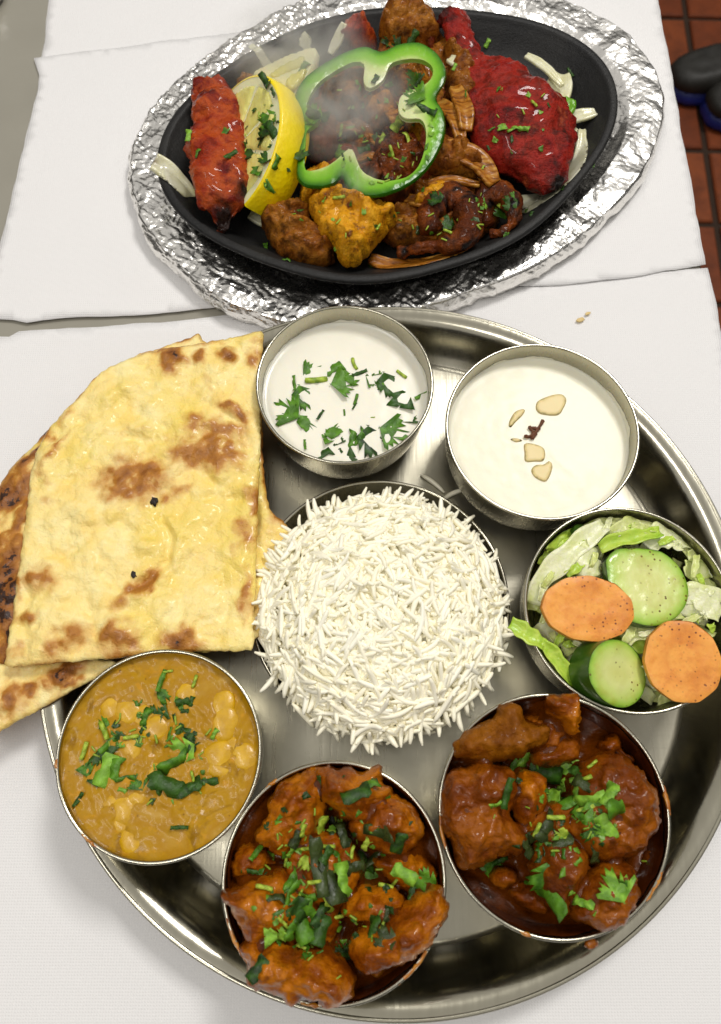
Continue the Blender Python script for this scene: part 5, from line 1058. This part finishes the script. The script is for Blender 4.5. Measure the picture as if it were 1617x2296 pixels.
piece(q([(900, 760), (960, 700), (1080, 720), (1200, 770), (1250, 880), (1180, 960), (1150, 1080), (960, 1130), (850, 1060), (860, 960)]), .027, .025, TIKKA_D, 'dark charred meat piece under the near side of the pepper ring', 'meat', G, 308, rough=.0018)
piece(q([(560, 330), (700, 260), (850, 300), (900, 450), (800, 560), (620, 520)]), .031, .021, TIKKA_B, 'meat piece in the steam inside the pepper ring', 'meat', G, 309)
piece(q([(820, 440), (960, 420), (1050, 500), (1000, 600), (860, 600)]), .033, .021, TIKKA_O, 'golden brown meat piece in the middle of the pepper ring', 'meat', G, 310)
piece(q([(1000, 240), (1120, 190), (1240, 230), (1260, 330), (1120, 400), (1010, 330)]), .034, .019, TIKKA_O, 'brown piece inside the far right lobe of the pepper ring', 'meat', G, 311)
piece(q([(1000, 540), (1120, 520), (1230, 600), (1220, 700), (1120, 650), (1030, 600)]), .034, .016, TIKKA_Y, 'orange sliver inside the right lobe of the pepper ring', 'chicken', G, 312, char=.5)
piece(q([(700, 620), (800, 600), (900, 660), (880, 780), (780, 820), (700, 740)]), .028, .018, TIKKA_B, 'dark green flecked piece inside the near left of the pepper ring', 'meat', G, 313)
piece(q([(1260, 830), (1320, 720), (1440, 700), (1560, 760), (1640, 880), (1560, 930), (1400, 920), (1300, 900)]), .036, .018, TIKKA_B, 'ridged orange brown onion and chicken piece right of the pepper ring', 'chicken', G, 314, char=.3)
piece(q([(1370, 100), (1470, 130), (1580, 230), (1595, 420), (1540, 545), (1450, 440), (1380, 420), (1390, 250)]), .034, .020, TIKKA_B, 'brown piece between pepper ring and chicken leg', 'chicken', G, 315)
piece(q([(1200, 1060), (1350, 960), (1390, 1060), (1250, 1130), (1170, 1130)]), .034, .014, TIKKA_Y, 'small orange piece above the curled prawn', 'chicken', G, 316)
piece([(852, 62), (878, 32), (930, 28), (965, 55), (982, 95), (950, 120), (900, 118), (858, 100)], .030, .026, TIKKA_B, 'round golden brown piece nearest the far rim of the pan', 'chicken', G, 317, char=.3)
piece([(930, 80), (965, 60), (985, 95), (980, 125), (945, 125)], .028, .022, TIKKA_R, 'small red piece beside the golden one at the far rim', 'chicken', G, 318)
piece([(766, 82), (800, 70), (838, 92), (842, 116), (790, 122), (768, 110)], .024, .024, TAN_ORG, 'red chicken chunk behind the far side of the pepper ring', 'chicken', G, 319)
piece([(540, 190), (600, 190), (640, 240), (600, 330), (548, 330), (530, 260)], .022, .018, TIKKA_B, 'brown piece in the gap behind the lemon wedge', 'chicken', G, 320)
# chicken legs
def swept(path, label, mat, name, group, seed, amp, chf, parts=None, cat='chicken', flat=.7, dsc=120, fin=.0012, n=40, m_=70):
    A = smooth_open(np.array([tuple(at(x, y, z))+(r/FPX*.44,) for x, y, z, r in path]), m_)
    V, F = tube(A[:, :3], A[:, 3], n, flat=flat); N = vnormals(V, F)
    V = V+N*(fbm(V, dsc*.45, 3, seed=seed)*amp+ridged(V, dsc*.8, 2, seed+1)*amp*.3+fbm(V, 330, 4, seed=seed+2)*fin)[:, None]
    V[:, 2] = np.maximum(V[:, 2], .0195)
    o = build(name, V, F, mat, None, True, attrs={'char': chf(V)}); tag(o, label, cat, group); surf('siz', V, F); return o
def px_of(V):
    Q = V-CAM; Y = Q[:, 1]*math.cos(TILT)+Q[:, 2]*math.sin(TILT); Z = Q[:, 1]*math.sin(TILT)-Q[:, 2]*math.cos(TILT); return IW/2+FPX*Q[:, 0]/Z, IH/2-FPX*Y/Z
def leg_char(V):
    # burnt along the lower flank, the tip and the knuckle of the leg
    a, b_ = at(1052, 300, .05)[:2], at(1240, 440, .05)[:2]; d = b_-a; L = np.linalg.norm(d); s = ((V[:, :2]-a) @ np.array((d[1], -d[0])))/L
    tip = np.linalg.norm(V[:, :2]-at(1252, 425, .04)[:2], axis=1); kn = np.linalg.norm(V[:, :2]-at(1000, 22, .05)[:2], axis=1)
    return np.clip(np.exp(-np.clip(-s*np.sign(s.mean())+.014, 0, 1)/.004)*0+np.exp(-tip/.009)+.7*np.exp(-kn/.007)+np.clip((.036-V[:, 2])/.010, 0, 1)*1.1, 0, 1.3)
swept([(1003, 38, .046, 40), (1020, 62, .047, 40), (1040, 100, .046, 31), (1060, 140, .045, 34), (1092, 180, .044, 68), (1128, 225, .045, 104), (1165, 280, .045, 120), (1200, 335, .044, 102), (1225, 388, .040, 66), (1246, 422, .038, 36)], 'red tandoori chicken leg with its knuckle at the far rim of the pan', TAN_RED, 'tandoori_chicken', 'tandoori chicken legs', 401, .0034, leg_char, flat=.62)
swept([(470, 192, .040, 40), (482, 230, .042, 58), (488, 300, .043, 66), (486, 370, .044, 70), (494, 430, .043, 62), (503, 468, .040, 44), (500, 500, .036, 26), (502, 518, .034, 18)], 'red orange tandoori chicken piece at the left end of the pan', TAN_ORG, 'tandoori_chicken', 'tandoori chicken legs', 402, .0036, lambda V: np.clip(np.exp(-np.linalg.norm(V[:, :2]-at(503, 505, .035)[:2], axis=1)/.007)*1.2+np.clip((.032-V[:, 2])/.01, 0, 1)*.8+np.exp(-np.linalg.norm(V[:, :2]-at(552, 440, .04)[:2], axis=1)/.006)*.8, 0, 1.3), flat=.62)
# prawns
def prawn(path, r, label, seed):
    A = smooth_open(np.array([tuple(at(x, y, z)) for x, y, z in path]), 70); t = np.linspace(0, 1, 70)
    R = r*(.45+.75*np.sin(np.clip(t*1.15+.12, 0, 1)*math.pi)**.6)*(1+.10*np.cos(t*44)); V, F = tube(A, R, 28, flat=.95); N = vnormals(V, F)
    V = V+N*(fbm(V, 150, 3, seed=seed)*.0011+fbm(V, 420, 3, seed=seed+1)*.0006)[:, None]; V[:, 2] = np.maximum(V[:, 2], .0195)
    o = build('prawn', V, F, TIKKA_D, None, True, attrs={'char': np.clip(.12+fbm(V, 110, 3, seed=seed)*.8, 0, 1)}); tag(o, label, 'prawn', 'grilled prawns'); surf('siz', V, F)
qz = lambda l, z: [(*q([(x, y)])[0], zz) for (x, y), zz in zip(l, z)]
prawn(qz([(1300, 1290), (1275, 1190), (1370, 1075), (1500, 1090), (1555, 1220), (1500, 1340), (1350, 1390), (1210, 1400), (1075, 1430)], [.036, .038, .040, .041, .041, .040, .037, .034, .029]), .0072, 'dark grilled prawn curled into a ring near the front of the pan', 501)
prawn([(1085, 505, .032), (1080, 455, .036), (1105, 432, .038), (1140, 445, .038), (1152, 485, .037), (1130, 518, .035), (1100, 525, .032)], .0058, 'smaller dark curled prawn beside the chicken leg tip', 502)
# onions
def pan_z(V):
    a = np.arctan2(V[:, 1]-pc[1], V[:, 0]-pc[0]); r = np.hypot(V[:, 1]-pc[1], V[:, 0]-pc[0]); d = np.interp(a, pt, pr, period=2*math.pi)-r
    return np.interp(d, [k[0] for k in PAN_IN], [k[1] for k in PAN_IN])
def onion(path, w, th, label, seed, mat=ONION, char=None, cup=.18, twist=.3, taper=.55, cat='onion'):
    P = smooth_open(np.array([tuple(at(*p)) for p in path]), 30); t = np.linspace(0, 1, 30); W_ = w/FPX*.44*(taper+(1-taper)*np.sin(t*math.pi)**.7)
    V, F = ribbon(P, W_, th, ruffle=.0006, rs=70, seed=seed, nw=6, twist=twist, cup=cup); V[:, 2] = np.maximum(V[:, 2], pan_z(V)+.0008)
    ch = np.zeros(len(V))
    if char: ch = np.exp(-np.linalg.norm(V[:, :2]-at(*char[:2], .04)[:2], axis=1)/char[2])
    o = build('onion_strip', V, F, mat, None, True, attrs={'char': ch}); tag(o, label, cat, 'onion strips in the sizzler pan'); surf('siz', V, F)
onion([(345, 360, .0405), (370, 378, .037), (400, 410, .031), (432, 446, .026)], 44, .0022, 'white onion strip with a burnt tip resting on the left rim of the pan', 1, char=(345, 360, .0022), taper=.8)
onion([(560, 480, .021), (600, 495, .022), (640, 500, .022)], 26, .002, 'pale onion strip under the near end of the lemon wedge', 2)
onion([(770, 52, .046), (758, 85, .040), (740, 120, .034)], 24, .0018, 'pointed white onion sliver standing behind the pepper ring', 3, taper=.35)
onion([(690, 95, .030), (680, 120, .027)], 20, .0018, 'short white onion bit in the steam at the far left', 4)
onion([(565, 130, .026), (600, 160, .026), (640, 168, .026)], 16, .0016, 'thin onion curl behind the far lemon slice', 5)
onion([(1260, 165, .029), (1250, 205, .030), (1238, 250, .028)], 62, .0020, 'broad white onion petal behind the chicken leg', 6, taper=.5)
onion([(1265, 265, .027), (1300, 258, .029), (1335, 250, .030)], 30, .0020, 'white onion strip pointing to the right rim of the pan', 7, taper=.6)
onion([(1306, 290, .030), (1300, 340, .028), (1280, 400, .026), (1235, 450, .024), (1170, 487, .023)], 25, .0020, 'long curved onion strip hugging the right side of the chicken leg', 8, taper=.5)
onion([(1245, 436, .022), (1205, 450, .023), (1160, 455, .023)], 36, .0020, 'wide onion strip under the tip of the chicken leg', 9, taper=.8)
onion([(1275, 275, .024), (1292, 300, .024), (1288, 330, .023)], 14, .0015, 'thin onion sliver between leg and right onion strip', 10)
onion([(1008, 128, .050), (1035, 145, .052), (1052, 168, .051)], 26, .002, 'white onion bit beside the knuckle of the chicken leg', 11)
onion([(985, 225, .050), (1020, 260, .053), (1035, 310, .051)], 34, .002, 'golden onion strip just right of the pepper ring', 12, ONION_B)
onion([(1020, 190, .052), (1042, 240, .055), (1046, 290, .053)], 36, .002, 'browned onion petal between pepper ring and chicken leg', 13, ONION_B)
onion([(958, 408, .044), (1010, 400, .047), (1075, 412, .045)], 16, .0018, 'thin glossy onion strip above the curled prawn', 14, ONION_B, taper=.5)
onion([(830, 576, .026), (880, 596, .025), (950, 597, .025), (1040, 570, .027)], 40, .0022, 'wide golden onion slice along the near rim of the pan', 15, ONION_B, taper=.4)
onion([(970, 345, .050), (1020, 335, .053), (1075, 360, .051), (1110, 410, .046)], 52, .0020, 'ridged brown onion petal right of the pepper ring, near side', 16, ONION_B, taper=.5)
onion([(860, 485, .036), (905, 480, .037), (940, 490, .036)], 26, .0018, 'pale onion strip beside the bright chicken piece', 17, ONION_B)
onion([(880, 520, .030), (910, 500, .031), (945, 470, .031)], 36, .0018, 'translucent onion piece between bright chicken and curled prawn', 18, ONION)
onion([(820, 300, .044), (850, 318, .046), (890, 330, .045)], 18, .0016, 'onion sliver inside the pepper ring', 19, ONION_B)

for k, (pth, w, lab) in enumerate([([(735, 300, .046), (770, 285, .050), (810, 290, .048)], 20, 'golden onion strip in the left part of the pepper ring'), ([(850, 225, .048), (880, 255, .052), (900, 290, .050)], 22, 'golden onion strip at the centre of the pepper ring'), ([(760, 230, .046), (790, 215, .050), (830, 222, .048)], 18, 'golden onion strip in the far left of the pepper ring'), ([(905, 300, .046), (925, 330, .049), (915, 365, .046)], 20, 'golden onion strip in the near right of the pepper ring'), ([(800, 355, .044), (830, 345, .047), (860, 360, .044)], 16, 'golden onion strip inside the near side of the pepper ring'), ([(905, 440, .040), (950, 450, .042), (985, 440, .040)], 24, 'golden onion strip between pepper ring and curled prawn'), ([(1060, 335, .048), (1085, 375, .047), (1130, 420, .041)], 24, 'golden onion strip against the near flank of the chicken leg')]):
    onion(pth, w, .0018, lab, 40+k, ONION_B, taper=.6)
onion([(1180, 120, .036), (1225, 150, .036), (1262, 190, .034)], 20, .0018, 'thin white onion strip behind the shoulder of the chicken leg', 60)
# pepper ring
m = M('green_pepper'); _d = m.attr('dist'); _n = m.noise(170, 4)
_c = m.ramp(m.math('ADD', _d, m.math('MULTIPLY', m.math('SUBTRACT', _n, .5), .0012)), [(.0, lin(40, 100, 6)), (.0007, lin(74, 138, 10)), (.0030, lin(108, 170, 28)), (.0075, lin(136, 188, 56)), (.0105, lin(188, 208, 120)), (.014, lin(216, 224, 166))])
PEPPER = m.end(_c, .22, 0, m.bump(m.noise(420, 4), .35, .0008), sss=.2, sssr=(.5, 1, .2), ssss=.003, coat=.08, spec=.3)
PO = q([(375, 380), (430, 280), (540, 195), (700, 120), (840, 85), (950, 112), (1060, 80), (1200, 75), (1310, 130), (1372, 230), (1370, 310), (1312, 405), (1362, 500), (1372, 620), (1322, 740), (1250, 835), (1130, 925), (1000, 978), (880, 988), (780, 965), (715, 910), (690, 862), (620, 912), (540, 926), (440, 915), (385, 850), (395, 720), (420, 600), (400, 490)])
PI = q([(490, 400), (550, 315), (650, 245), (760, 198), (838, 205), (836, 300), (875, 340), (955, 295), (1000, 212), (1070, 188), (1190, 190), (1262, 235), (1258, 300), (1190, 348), (1110, 370), (1062, 410), (1058, 490), (1110, 530), (1195, 538), (1228, 610), (1215, 720), (1170, 810), (1090, 862), (980, 878), (880, 852), (815, 805), (760, 696), (690, 738), (620, 782), (540, 802), (470, 800), (462, 740), (470, 640), (480, 572), (548, 530), (568, 480), (540, 450), (480, 450)])
zP = .0615; O_ = smooth_closed(ats(PO, zP), 150); I_ = smooth_closed(ats(PI, zP), 130); _cI = I_.mean(0); I_ = _cI+(I_-_cI)*1.075
def ringfill(O, I, sp):
    lo, hi = O.min(0), O.max(0); gx, gy = np.meshgrid(np.arange(lo[0], hi[0], sp), np.arange(lo[1], hi[1], sp)); Gp = np.c_[gx.ravel(), gy.ravel()]+np.random.RandomState(1).uniform(-.2, .2, (gx.size, 2))*sp
    Gp = Gp[inside(Gp, O) & ~inside(Gp, I)]; Gp = Gp[(bdist(Gp, O) > sp*.5) & (bdist(Gp, I) > sp*.5)]
    P = np.vstack([O, I, Gp]); a, b_ = len(O), len(I); E = [(i, (i+1) % a) for i in range(a)]+[(a+i, a+(i+1) % b_) for i in range(b_)]
    res = delaunay_2d_cdt([Vector(p) for p in P], E, [], 0, 1e-9); XY = np.array([tuple(v) for v in res[0]]); T = np.array([tuple(f) for f in res[2]])
    c = XY[T].mean(1); T = T[inside(c, O) & ~inside(c, I)]
    s = np.cross(XY[T[:, 1]]-XY[T[:, 0]], XY[T[:, 2]]-XY[T[:, 0]]); T[s < 0] = T[s < 0][:, ::-1]; return XY, [tuple(map(int, t)) for t in T]
XY, T = ringfill(O_, I_, .0016); dO = bdist(XY, O_); dI = bdist(XY, I_); dm = np.minimum(dO, dI)
tl = (XY-XY.mean(0)) @ np.array((.04, .10)); wav = fbm(XY, 22, 2, seed=6)*.0015
zt = zP+tl+wav-.0004*np.exp(-dm/.0006)+fbm(XY, 260, 3, seed=2)*.0003; zb = zP+tl+wav-.0048+.0016*np.exp(-dm/.0011); n = len(XY); zm = (zt+zb)/2
Om = (XY-XY.mean(0)); bul = XY+Om/np.linalg.norm(Om, axis=1)[:, None]*(.0011*(dO < 1e-7))[:, None]
V = np.vstack([np.c_[XY, zt], np.c_[XY, zb], np.c_[bul, zm]]); F = list(T)+[tuple(i+n for i in f[::-1]) for f in T]; E = {}
for f in T:
    for a, b_ in zip(f, f[1:]+f[:1]): E[(a, b_)] = 1
for a, b_ in E:
    if (b_, a) not in E: F.append((b_, a, a+2*n, b_+2*n)); F.append((b_+2*n, a+2*n, a+n, b_+n))
pale = np.where(dI < .0010, .0012, 0)
used = sorted({i for f in F for i in f}); rem = {v: i for i, v in enumerate(used)}; dd = np.r_[dO+pale, dO+pale, np.where(dO < 1e-6, -.002, .009)]
nT = 2*len(T); dd = dd[used]; V = V[used]; F = [tuple(rem[i] for i in f) for f in F]
o = thing('pepper_ring', (XY[:, 0].mean(), XY[:, 1].mean(), V[:, 2].min()), 'green bell pepper ring lying on top of the sizzling meat', 'pepper'); surf('siz', V, F)
build('cut_face', V, F[:nT], PEPPER, o, True, attrs={'dist': dd}); build('skin', V, F[nT:], PEPPER, o, True, attrs={'dist': dd-.0012})

# lemon wedge and slice
m = M('lemon_rind'); LRIND = m.end(m.mix(m.noise(60, 3), lin(255, 232, 0), lin(250, 216, 0)), .4, 0, m.bump(m.voro(420), .25, .0008), sss=.15, sssr=(1, .8, .1), ssss=.002, coat=.25)
m = M('lemon_pith'); PITH = m.end(m.mix(m.noise(200, 3), lin(244, 240, 198), lin(234, 230, 170)), .5, sss=.3, ssss=.003)
m = M('lemon_pulp'); PULP = m.end(m.mix(m.noise(1, 4, .6, m.map((300, 90, 200))), lin(238, 232, 148), lin(222, 214, 104)), .12, 0, m.bump(m.noise(1, 3, .6, m.map((350, 120, 200))), .6, .001), sss=.4, sssr=(1, 1, .5), ssss=.004, coat=.6)
def lemon(ctr, e1, e2, R, th, a0, a1, label, seg0):
    e1 = np.array(Vector(e1).normalized()); e2 = np.array(e2, float); e2 -= e1*(e1 @ e2); e2 /= np.linalg.norm(e2); nn_ = np.cross(e1, e2)
    if nn_[2] < 0: nn_ = -nn_
    tr = lambda a, r, z: np.asarray(ctr)+(e1*math.sin(a)+e2*math.cos(a))*r+nn_*z
    t = thing('lemon_wedge', tuple(np.asarray(ctr)), label, 'lemon', 'lemon pieces'); A = np.linspace(a0, a1, 60); rows = [(R-.0018, 0), (R-.0006, -.0003), (R, -.0012), (R+.0008, -th*.5), (R, -th+.001), (R-.001, -th), (R-.0018, -th+.0001)]
    V = [tr(a, r, z) for r, z in rows for a in A]; F = [(i*60+j, (i+1)*60+j, (i+1)*60+j+1, i*60+j+1) for i in range(len(rows)-1) for j in range(59)]
    o = build('rind', V, F, LRIND, t); surf('siz', V, F)
    # pith: solid sector, a little inside the rind
    def sector(r0, r1, b0, b1, z0, z1, k=40, rn=.0):
        aa = np.linspace(b0, b1, k); V = []; F = []
        for z in (z0, z1):
            for a in aa: V.append(tr(a, r0, z))
            for a in aa: V.append(tr(a, r1, z))
        for j in range(k-1):
            F += [(j, k+j, k+j+1, j+1), (2*k+j, 2*k+j+1, 3*k+j+1, 3*k+j), (k+j, 3*k+j, 3*k+j+1, k+j+1), (j, j+1, 2*k+j+1, 2*k+j)]
        F += [(0, 2*k, 3*k, k), (k-1, 2*k-1, 4*k-1, 3*k-1)]; return V, F
    V, F = sector(.0002, R-.0017, a0, a1, -.0002, -th+.0002); pt_ = build('pith', V, F, PITH, t, False); surf('siz', V, F)
    ns = 4; w = (a1-a0-.06)/ns
    for s in range(ns):
        b0 = a0+.03+s*w+.03; b1 = b0+w-.06; K = 14; pts = []
        cl = [(b0+(b1-b0)*.5, .004)]+[(b1-(b1-b0)*.02, .010), (b1, .018), (b1-.01, R-.0085), (b1-.10*(b1-b0), R-.0066), (b0+(b1-b0)*.5, R-.0060), (b0+.10*(b1-b0), R-.0066), (b0+.01, R-.0085), (b0, .018), (b0+(b1-b0)*.02, .010)]
        L2 = np.array([(math.cos(a)*r, math.sin(a)*r) for a, r in cl]); L2 = smooth_closed(L2, 46); XY, T = fill(L2, .0016, s)
        d = bdist(XY, L2); z = .0009*(1-np.exp(-d/.0009))+fbm(XY, 260, 3, seed=s)*.0003-.0003*(d < 1e-7)
        V = np.array([np.asarray(ctr)+e2*x+e1*y+nn_*zz for (x, y), zz in zip(XY, z)]); 
        if np.dot(np.cross(V[T[0][1]]-V[T[0][0]], V[T[0][2]]-V[T[0][0]]), nn_) < 0: T = [f[::-1] for f in T]
        build('segment', V, T, PULP, pt_); surf('siz', V, T)
    return t
th = math.radians(45)
lemon(at(526, 334, .0400), (-.17, 1, 0), (math.cos(th), .02, math.sin(th)), .0430, .0215, -math.pi/2*.98, math.pi/2*.98, 'thick bright yellow lemon wedge leaning beside the red chicken', 0)
lemon(at(706, 165, .0430), (-.9, -.52, -.10), (-.3, -.72, .62), .034, .010, -1.57, -.55, 'paler lemon slice lying behind the yellow wedge and pepper ring', 0) if False else None
P = q([(75, 205), (200, 160), (350, 118), (520, 97), (525, 170), (470, 260), (400, 330), (340, 345), (260, 290), (150, 240)])
lt = thing('lemon_wedge', tuple(at(*q([(330, 220)])[0], .036)), 'paler lemon slice lying flat behind the yellow wedge and pepper ring', 'lemon', 'lemon pieces')
V, F, d = pillow(ats(P, .047), .038, .011, .0014, .0014, 8, amp=.0002, nscale=200, tilt=(.12, .16), under=.5); pt_ = build('pith', V, F, PITH, lt); surf('siz', V, F)
for pts in ([(190, 210), (330, 150), (440, 125), (430, 190), (330, 215), (240, 240)], [(300, 280), (340, 235), (450, 205), (440, 255), (390, 305), (345, 322)]):
    V, F, d = pillow(ats(q(pts), .049), .0458, .0042, .0014, .0014, 9, amp=.0003, nscale=260, tilt=(.12, .16)); build('segment', V, F, PULP, pt_); surf('siz', V, F)

# coriander over the sizzler
gz = []
q1 = zc(300, 0, 2.021); qL = zc(1100, 100, 4.0425)
for (x, y, s, r, kd, mt) in [(745, 420, 110, 120, 'S0', LEAF_D), (785, 480, 70, 110, 'S2', LEAF_D), (740, 610, 110, 60, 'L3', LEAF_M), (730, 660, 100, 20, 'L1', LEAF_D), (770, 660, 80, 120, 'S3', LEAF_D), (715, 715, 70, 20, 'L5', LEAF_D), (735, 795, 90, 30, 'L3', LEAF_D), (690, 870, 80, 110, 'L6', LEAF_M), (745, 940, 90, 90, 'L5', LEAF_M), (790, 820, 70, 70, 'S1', LEAF_M), (920, 780, 80, 300, 'L1', LEAF_D), (650, 760, 120, 30, 'L0', LEAF_D), (560, 790, 70, 40, 'S0', LEAF_D), (530, 670, 80, 20, 'L5', LEAF_M), (395, 775, 40, 60, 'S1', LEAF_M), (350, 690, 50, 80, 'S3', LEAF_L), (970, 575, 120, 10, 'L3', LEAF_M), (1000, 590, 100, 340, 'S3', LEAF_D), (930, 345, 70, 60, 'S1', LEAF_M), (1290, 405, 40, 60, 'S3', LEAF_D), (1470, 400, 90, 60, 'L1', LEAF_M), (1510, 395, 80, 20, 'L5', LEAF_D), (1480, 480, 110, 60, 'L4', LEAF_M), (1550, 565, 90, 330, 'S0', LEAF_D), (1590, 580, 50, 70, 'S2', LEAF_D), (1370, 430, 60, 20, 'S1', LEAF_L), (1120, 660, 50, 80, 'T0', STEM), (1370, 765, 50, 110, 'T0', STEM), (1430, 810, 60, 20, 'L5', LEAF_M), (1100, 760, 80, 40, 'L1', LEAF_L), (1290, 700, 70, 60, 'L5', LEAF_D), (1230, 760, 60, 20, 'S3', LEAF_D), (1110, 1000, 55, 5, 'T0', STEM), (1300, 1150, 40, 60, 'T0', STEM), (735, 1245, 60, 60, 'L5', LEAF_M), (1265, 1345, 60, 60, 'L5', LEAF_D), (840, 1318, 40, 0, 'S1', LEAF_M), (1590, 1000, 90, 30, 'L3', LEAF_D), (1500, 1160, 50, 90, 'S1', LEAF_W), (1400, 640, 80, 60, 'S3', STEM), (1330, 700, 50, 60, 'S1', STEM), (1450, 700, 60, 120, 'S1', STEM), (1400, 200, 90, 60, 'L5', LEAF_D), (1350, 215, 80, 100, 'L4', LEAF_D), (1480, 190, 60, 60, 'S3', LEAF_D)]:
    gz.append((*q1([(x, y)])[0], s/2.021/1.115*1.05, r, kd, mt))
for (x, y, s, r, kd, mt) in [(590, 500, 80, 20, 'L5', LEAF_M), (950, 660, 80, 120, 'T0', STEM), (620, 895, 110, 140, 'L6', LEAF_L), (740, 910, 110, 20, 'S1', LEAF_L), (850, 905, 110, 355, 'S1', LEAF_L), (520, 910, 70, 30, 'S2', LEAF_M), (560, 1670, 120, 130, 'T0', STEM), (600, 1700, 200, 30, 'L0', LEAF_D), (690, 1640, 160, 50, 'L3', LEAF_D), (730, 1570, 100, 60, 'L5', LEAF_M), (60, 1830, 160, 20, 'L3', LEAF_D), (180, 1840, 80, 30, 'T0', STEM), (80, 1950, 90, 140, 'T0', STEM), (870, 1730, 80, 30, 'L5', LEAF_M), (930, 1760, 70, 60, 'S1', LEAF_D), (660, 1970, 110, 30, 'L5', LEAF_M), (1240, 1510, 70, 60, 'S0', LEAF_D), (1320, 340, 90, 120, 'S2', LEAF_D), (480, 40, 70, 60, 'S3', LEAF_L), (150, 280, 60, 60, 'S3', LEAF_L), (265, 560, 70, 90, 'S2', LEAF_M), (435, 1290, 50, 60, 'S1', STEM), (1550, 1275, 40, 60, 'S1', LEAF_M)]:
    gz.append((*qL([(x, y)])[0], s/4.0425/1.115*1.05, r, kd, mt))
SURF['siz'] += SURF['pan']
garnish('siz', gz, 'the sizzler', 'herb', 'coriander on the sizzler', .0004)
P = ats(qL([(1240, 590), (1330, 600), (1380, 640), (1350, 730), (1250, 715)]), .033); V, F, d = pillow(P, .0315, .0022, .0008, .001, 3, amp=.0006, nscale=200, tilt=(.1, .2)); o = build('pepper_scrap', V, F, PEPPER, None, True, attrs={'dist': d*0+.003}); tag(o, 'small bright green pepper scrap beside the white onion petal', 'pepper')
bits('siz', [(850, 290, 130, 120, 60), (600, 330, 60, 110, 16), (1000, 480, 130, 60, 24), (1160, 260, 90, 110, 14), (760, 500, 110, 60, 12)], 8, 'fine coriander crumbs over the sizzler')
# crumbs on the paper
m = M('crumb'); CRUMB = m.end(lin(216, 190, 130), .6)
for x, y, s, lab in [(1302, 717, .0018, 'larger pale crumb on the paper beside the plate'), (1318, 703, .0012, 'smaller pale crumb on the paper beside the plate')]:
    V, F = lump(at(x, y, .0022), (s*1.4, s*.8, s*.4), 3, .4, .3, 1.4, int(x)); o = build('crumb', V, F, CRUMB); tag(o, lab, 'crumb', 'crumbs on the paper')

# ------------------------------------------------------------------ steam
sm = bpy.data.materials.new('steam'); sm.use_nodes = True; nt = sm.node_tree; nt.nodes.clear(); out = nt.nodes.new('ShaderNodeOutputMaterial'); pv = nt.nodes.new('ShaderNodeVolumePrincipled'); pv.inputs['Color'].default_value = (.95, .95, .93, 1)
tc = nt.nodes.new('ShaderNodeTexCoord'); nz = nt.nodes.new('ShaderNodeTexNoise'); nz.inputs['Scale'].default_value = 2.0; nz.inputs['Detail'].default_value = 3; nz.inputs['Distortion'].default_value = 1.0
gr = nt.nodes.new('ShaderNodeTexGradient'); gr.gradient_type = 'SPHERICAL'; rp = nt.nodes.new('ShaderNodeValToRGB'); rp.color_ramp.elements[0].position = .38; rp.color_ramp.elements[1].position = .68
mu = nt.nodes.new('ShaderNodeMath'); mu.operation = 'MULTIPLY'; mv = nt.nodes.new('ShaderNodeMath'); mv.operation = 'MULTIPLY'; mv.inputs[1].default_value = 75.0
L = nt.links.new; L(tc.outputs['Object'], nz.inputs['Vector']); L(tc.outputs['Object'], gr.inputs['Vector']); L(nz.outputs['Fac'], rp.inputs[0]); L(rp.outputs[0], mu.inputs[0]); L(gr.outputs['Fac'], mu.inputs[1]); L(mu.outputs[0], mv.inputs[0]); L(mv.outputs[0], pv.inputs['Density']); L(pv.outputs[0], out.inputs['Volume'])
def steam(x, y, z, r, rot):
    V, F = ico(3); me = bpy.data.meshes.new('steam'); me.from_pydata(V.tolist(), [], F); me.materials.append(sm); o = bpy.data.objects.new('steam', me); link(o)
    o.location = Vector(at(x, y, z)); o.scale = r; o.rotation_euler = (0, 0, rot); return o
tag(steam(770, 225, .072, (.042, .040, .026), .3), 'thin grey steam rising from inside the pepper ring', 'steam', kind='stuff')
tag(steam(640, 105, .060, (.052, .034, .026), .35), 'wisp of steam over the far left of the pan', 'steam', kind='stuff')
tag(steam(795, 395, .058, (.014, .018, .014), 0), 'small puff of steam below the pepper ring', 'steam', kind='stuff')
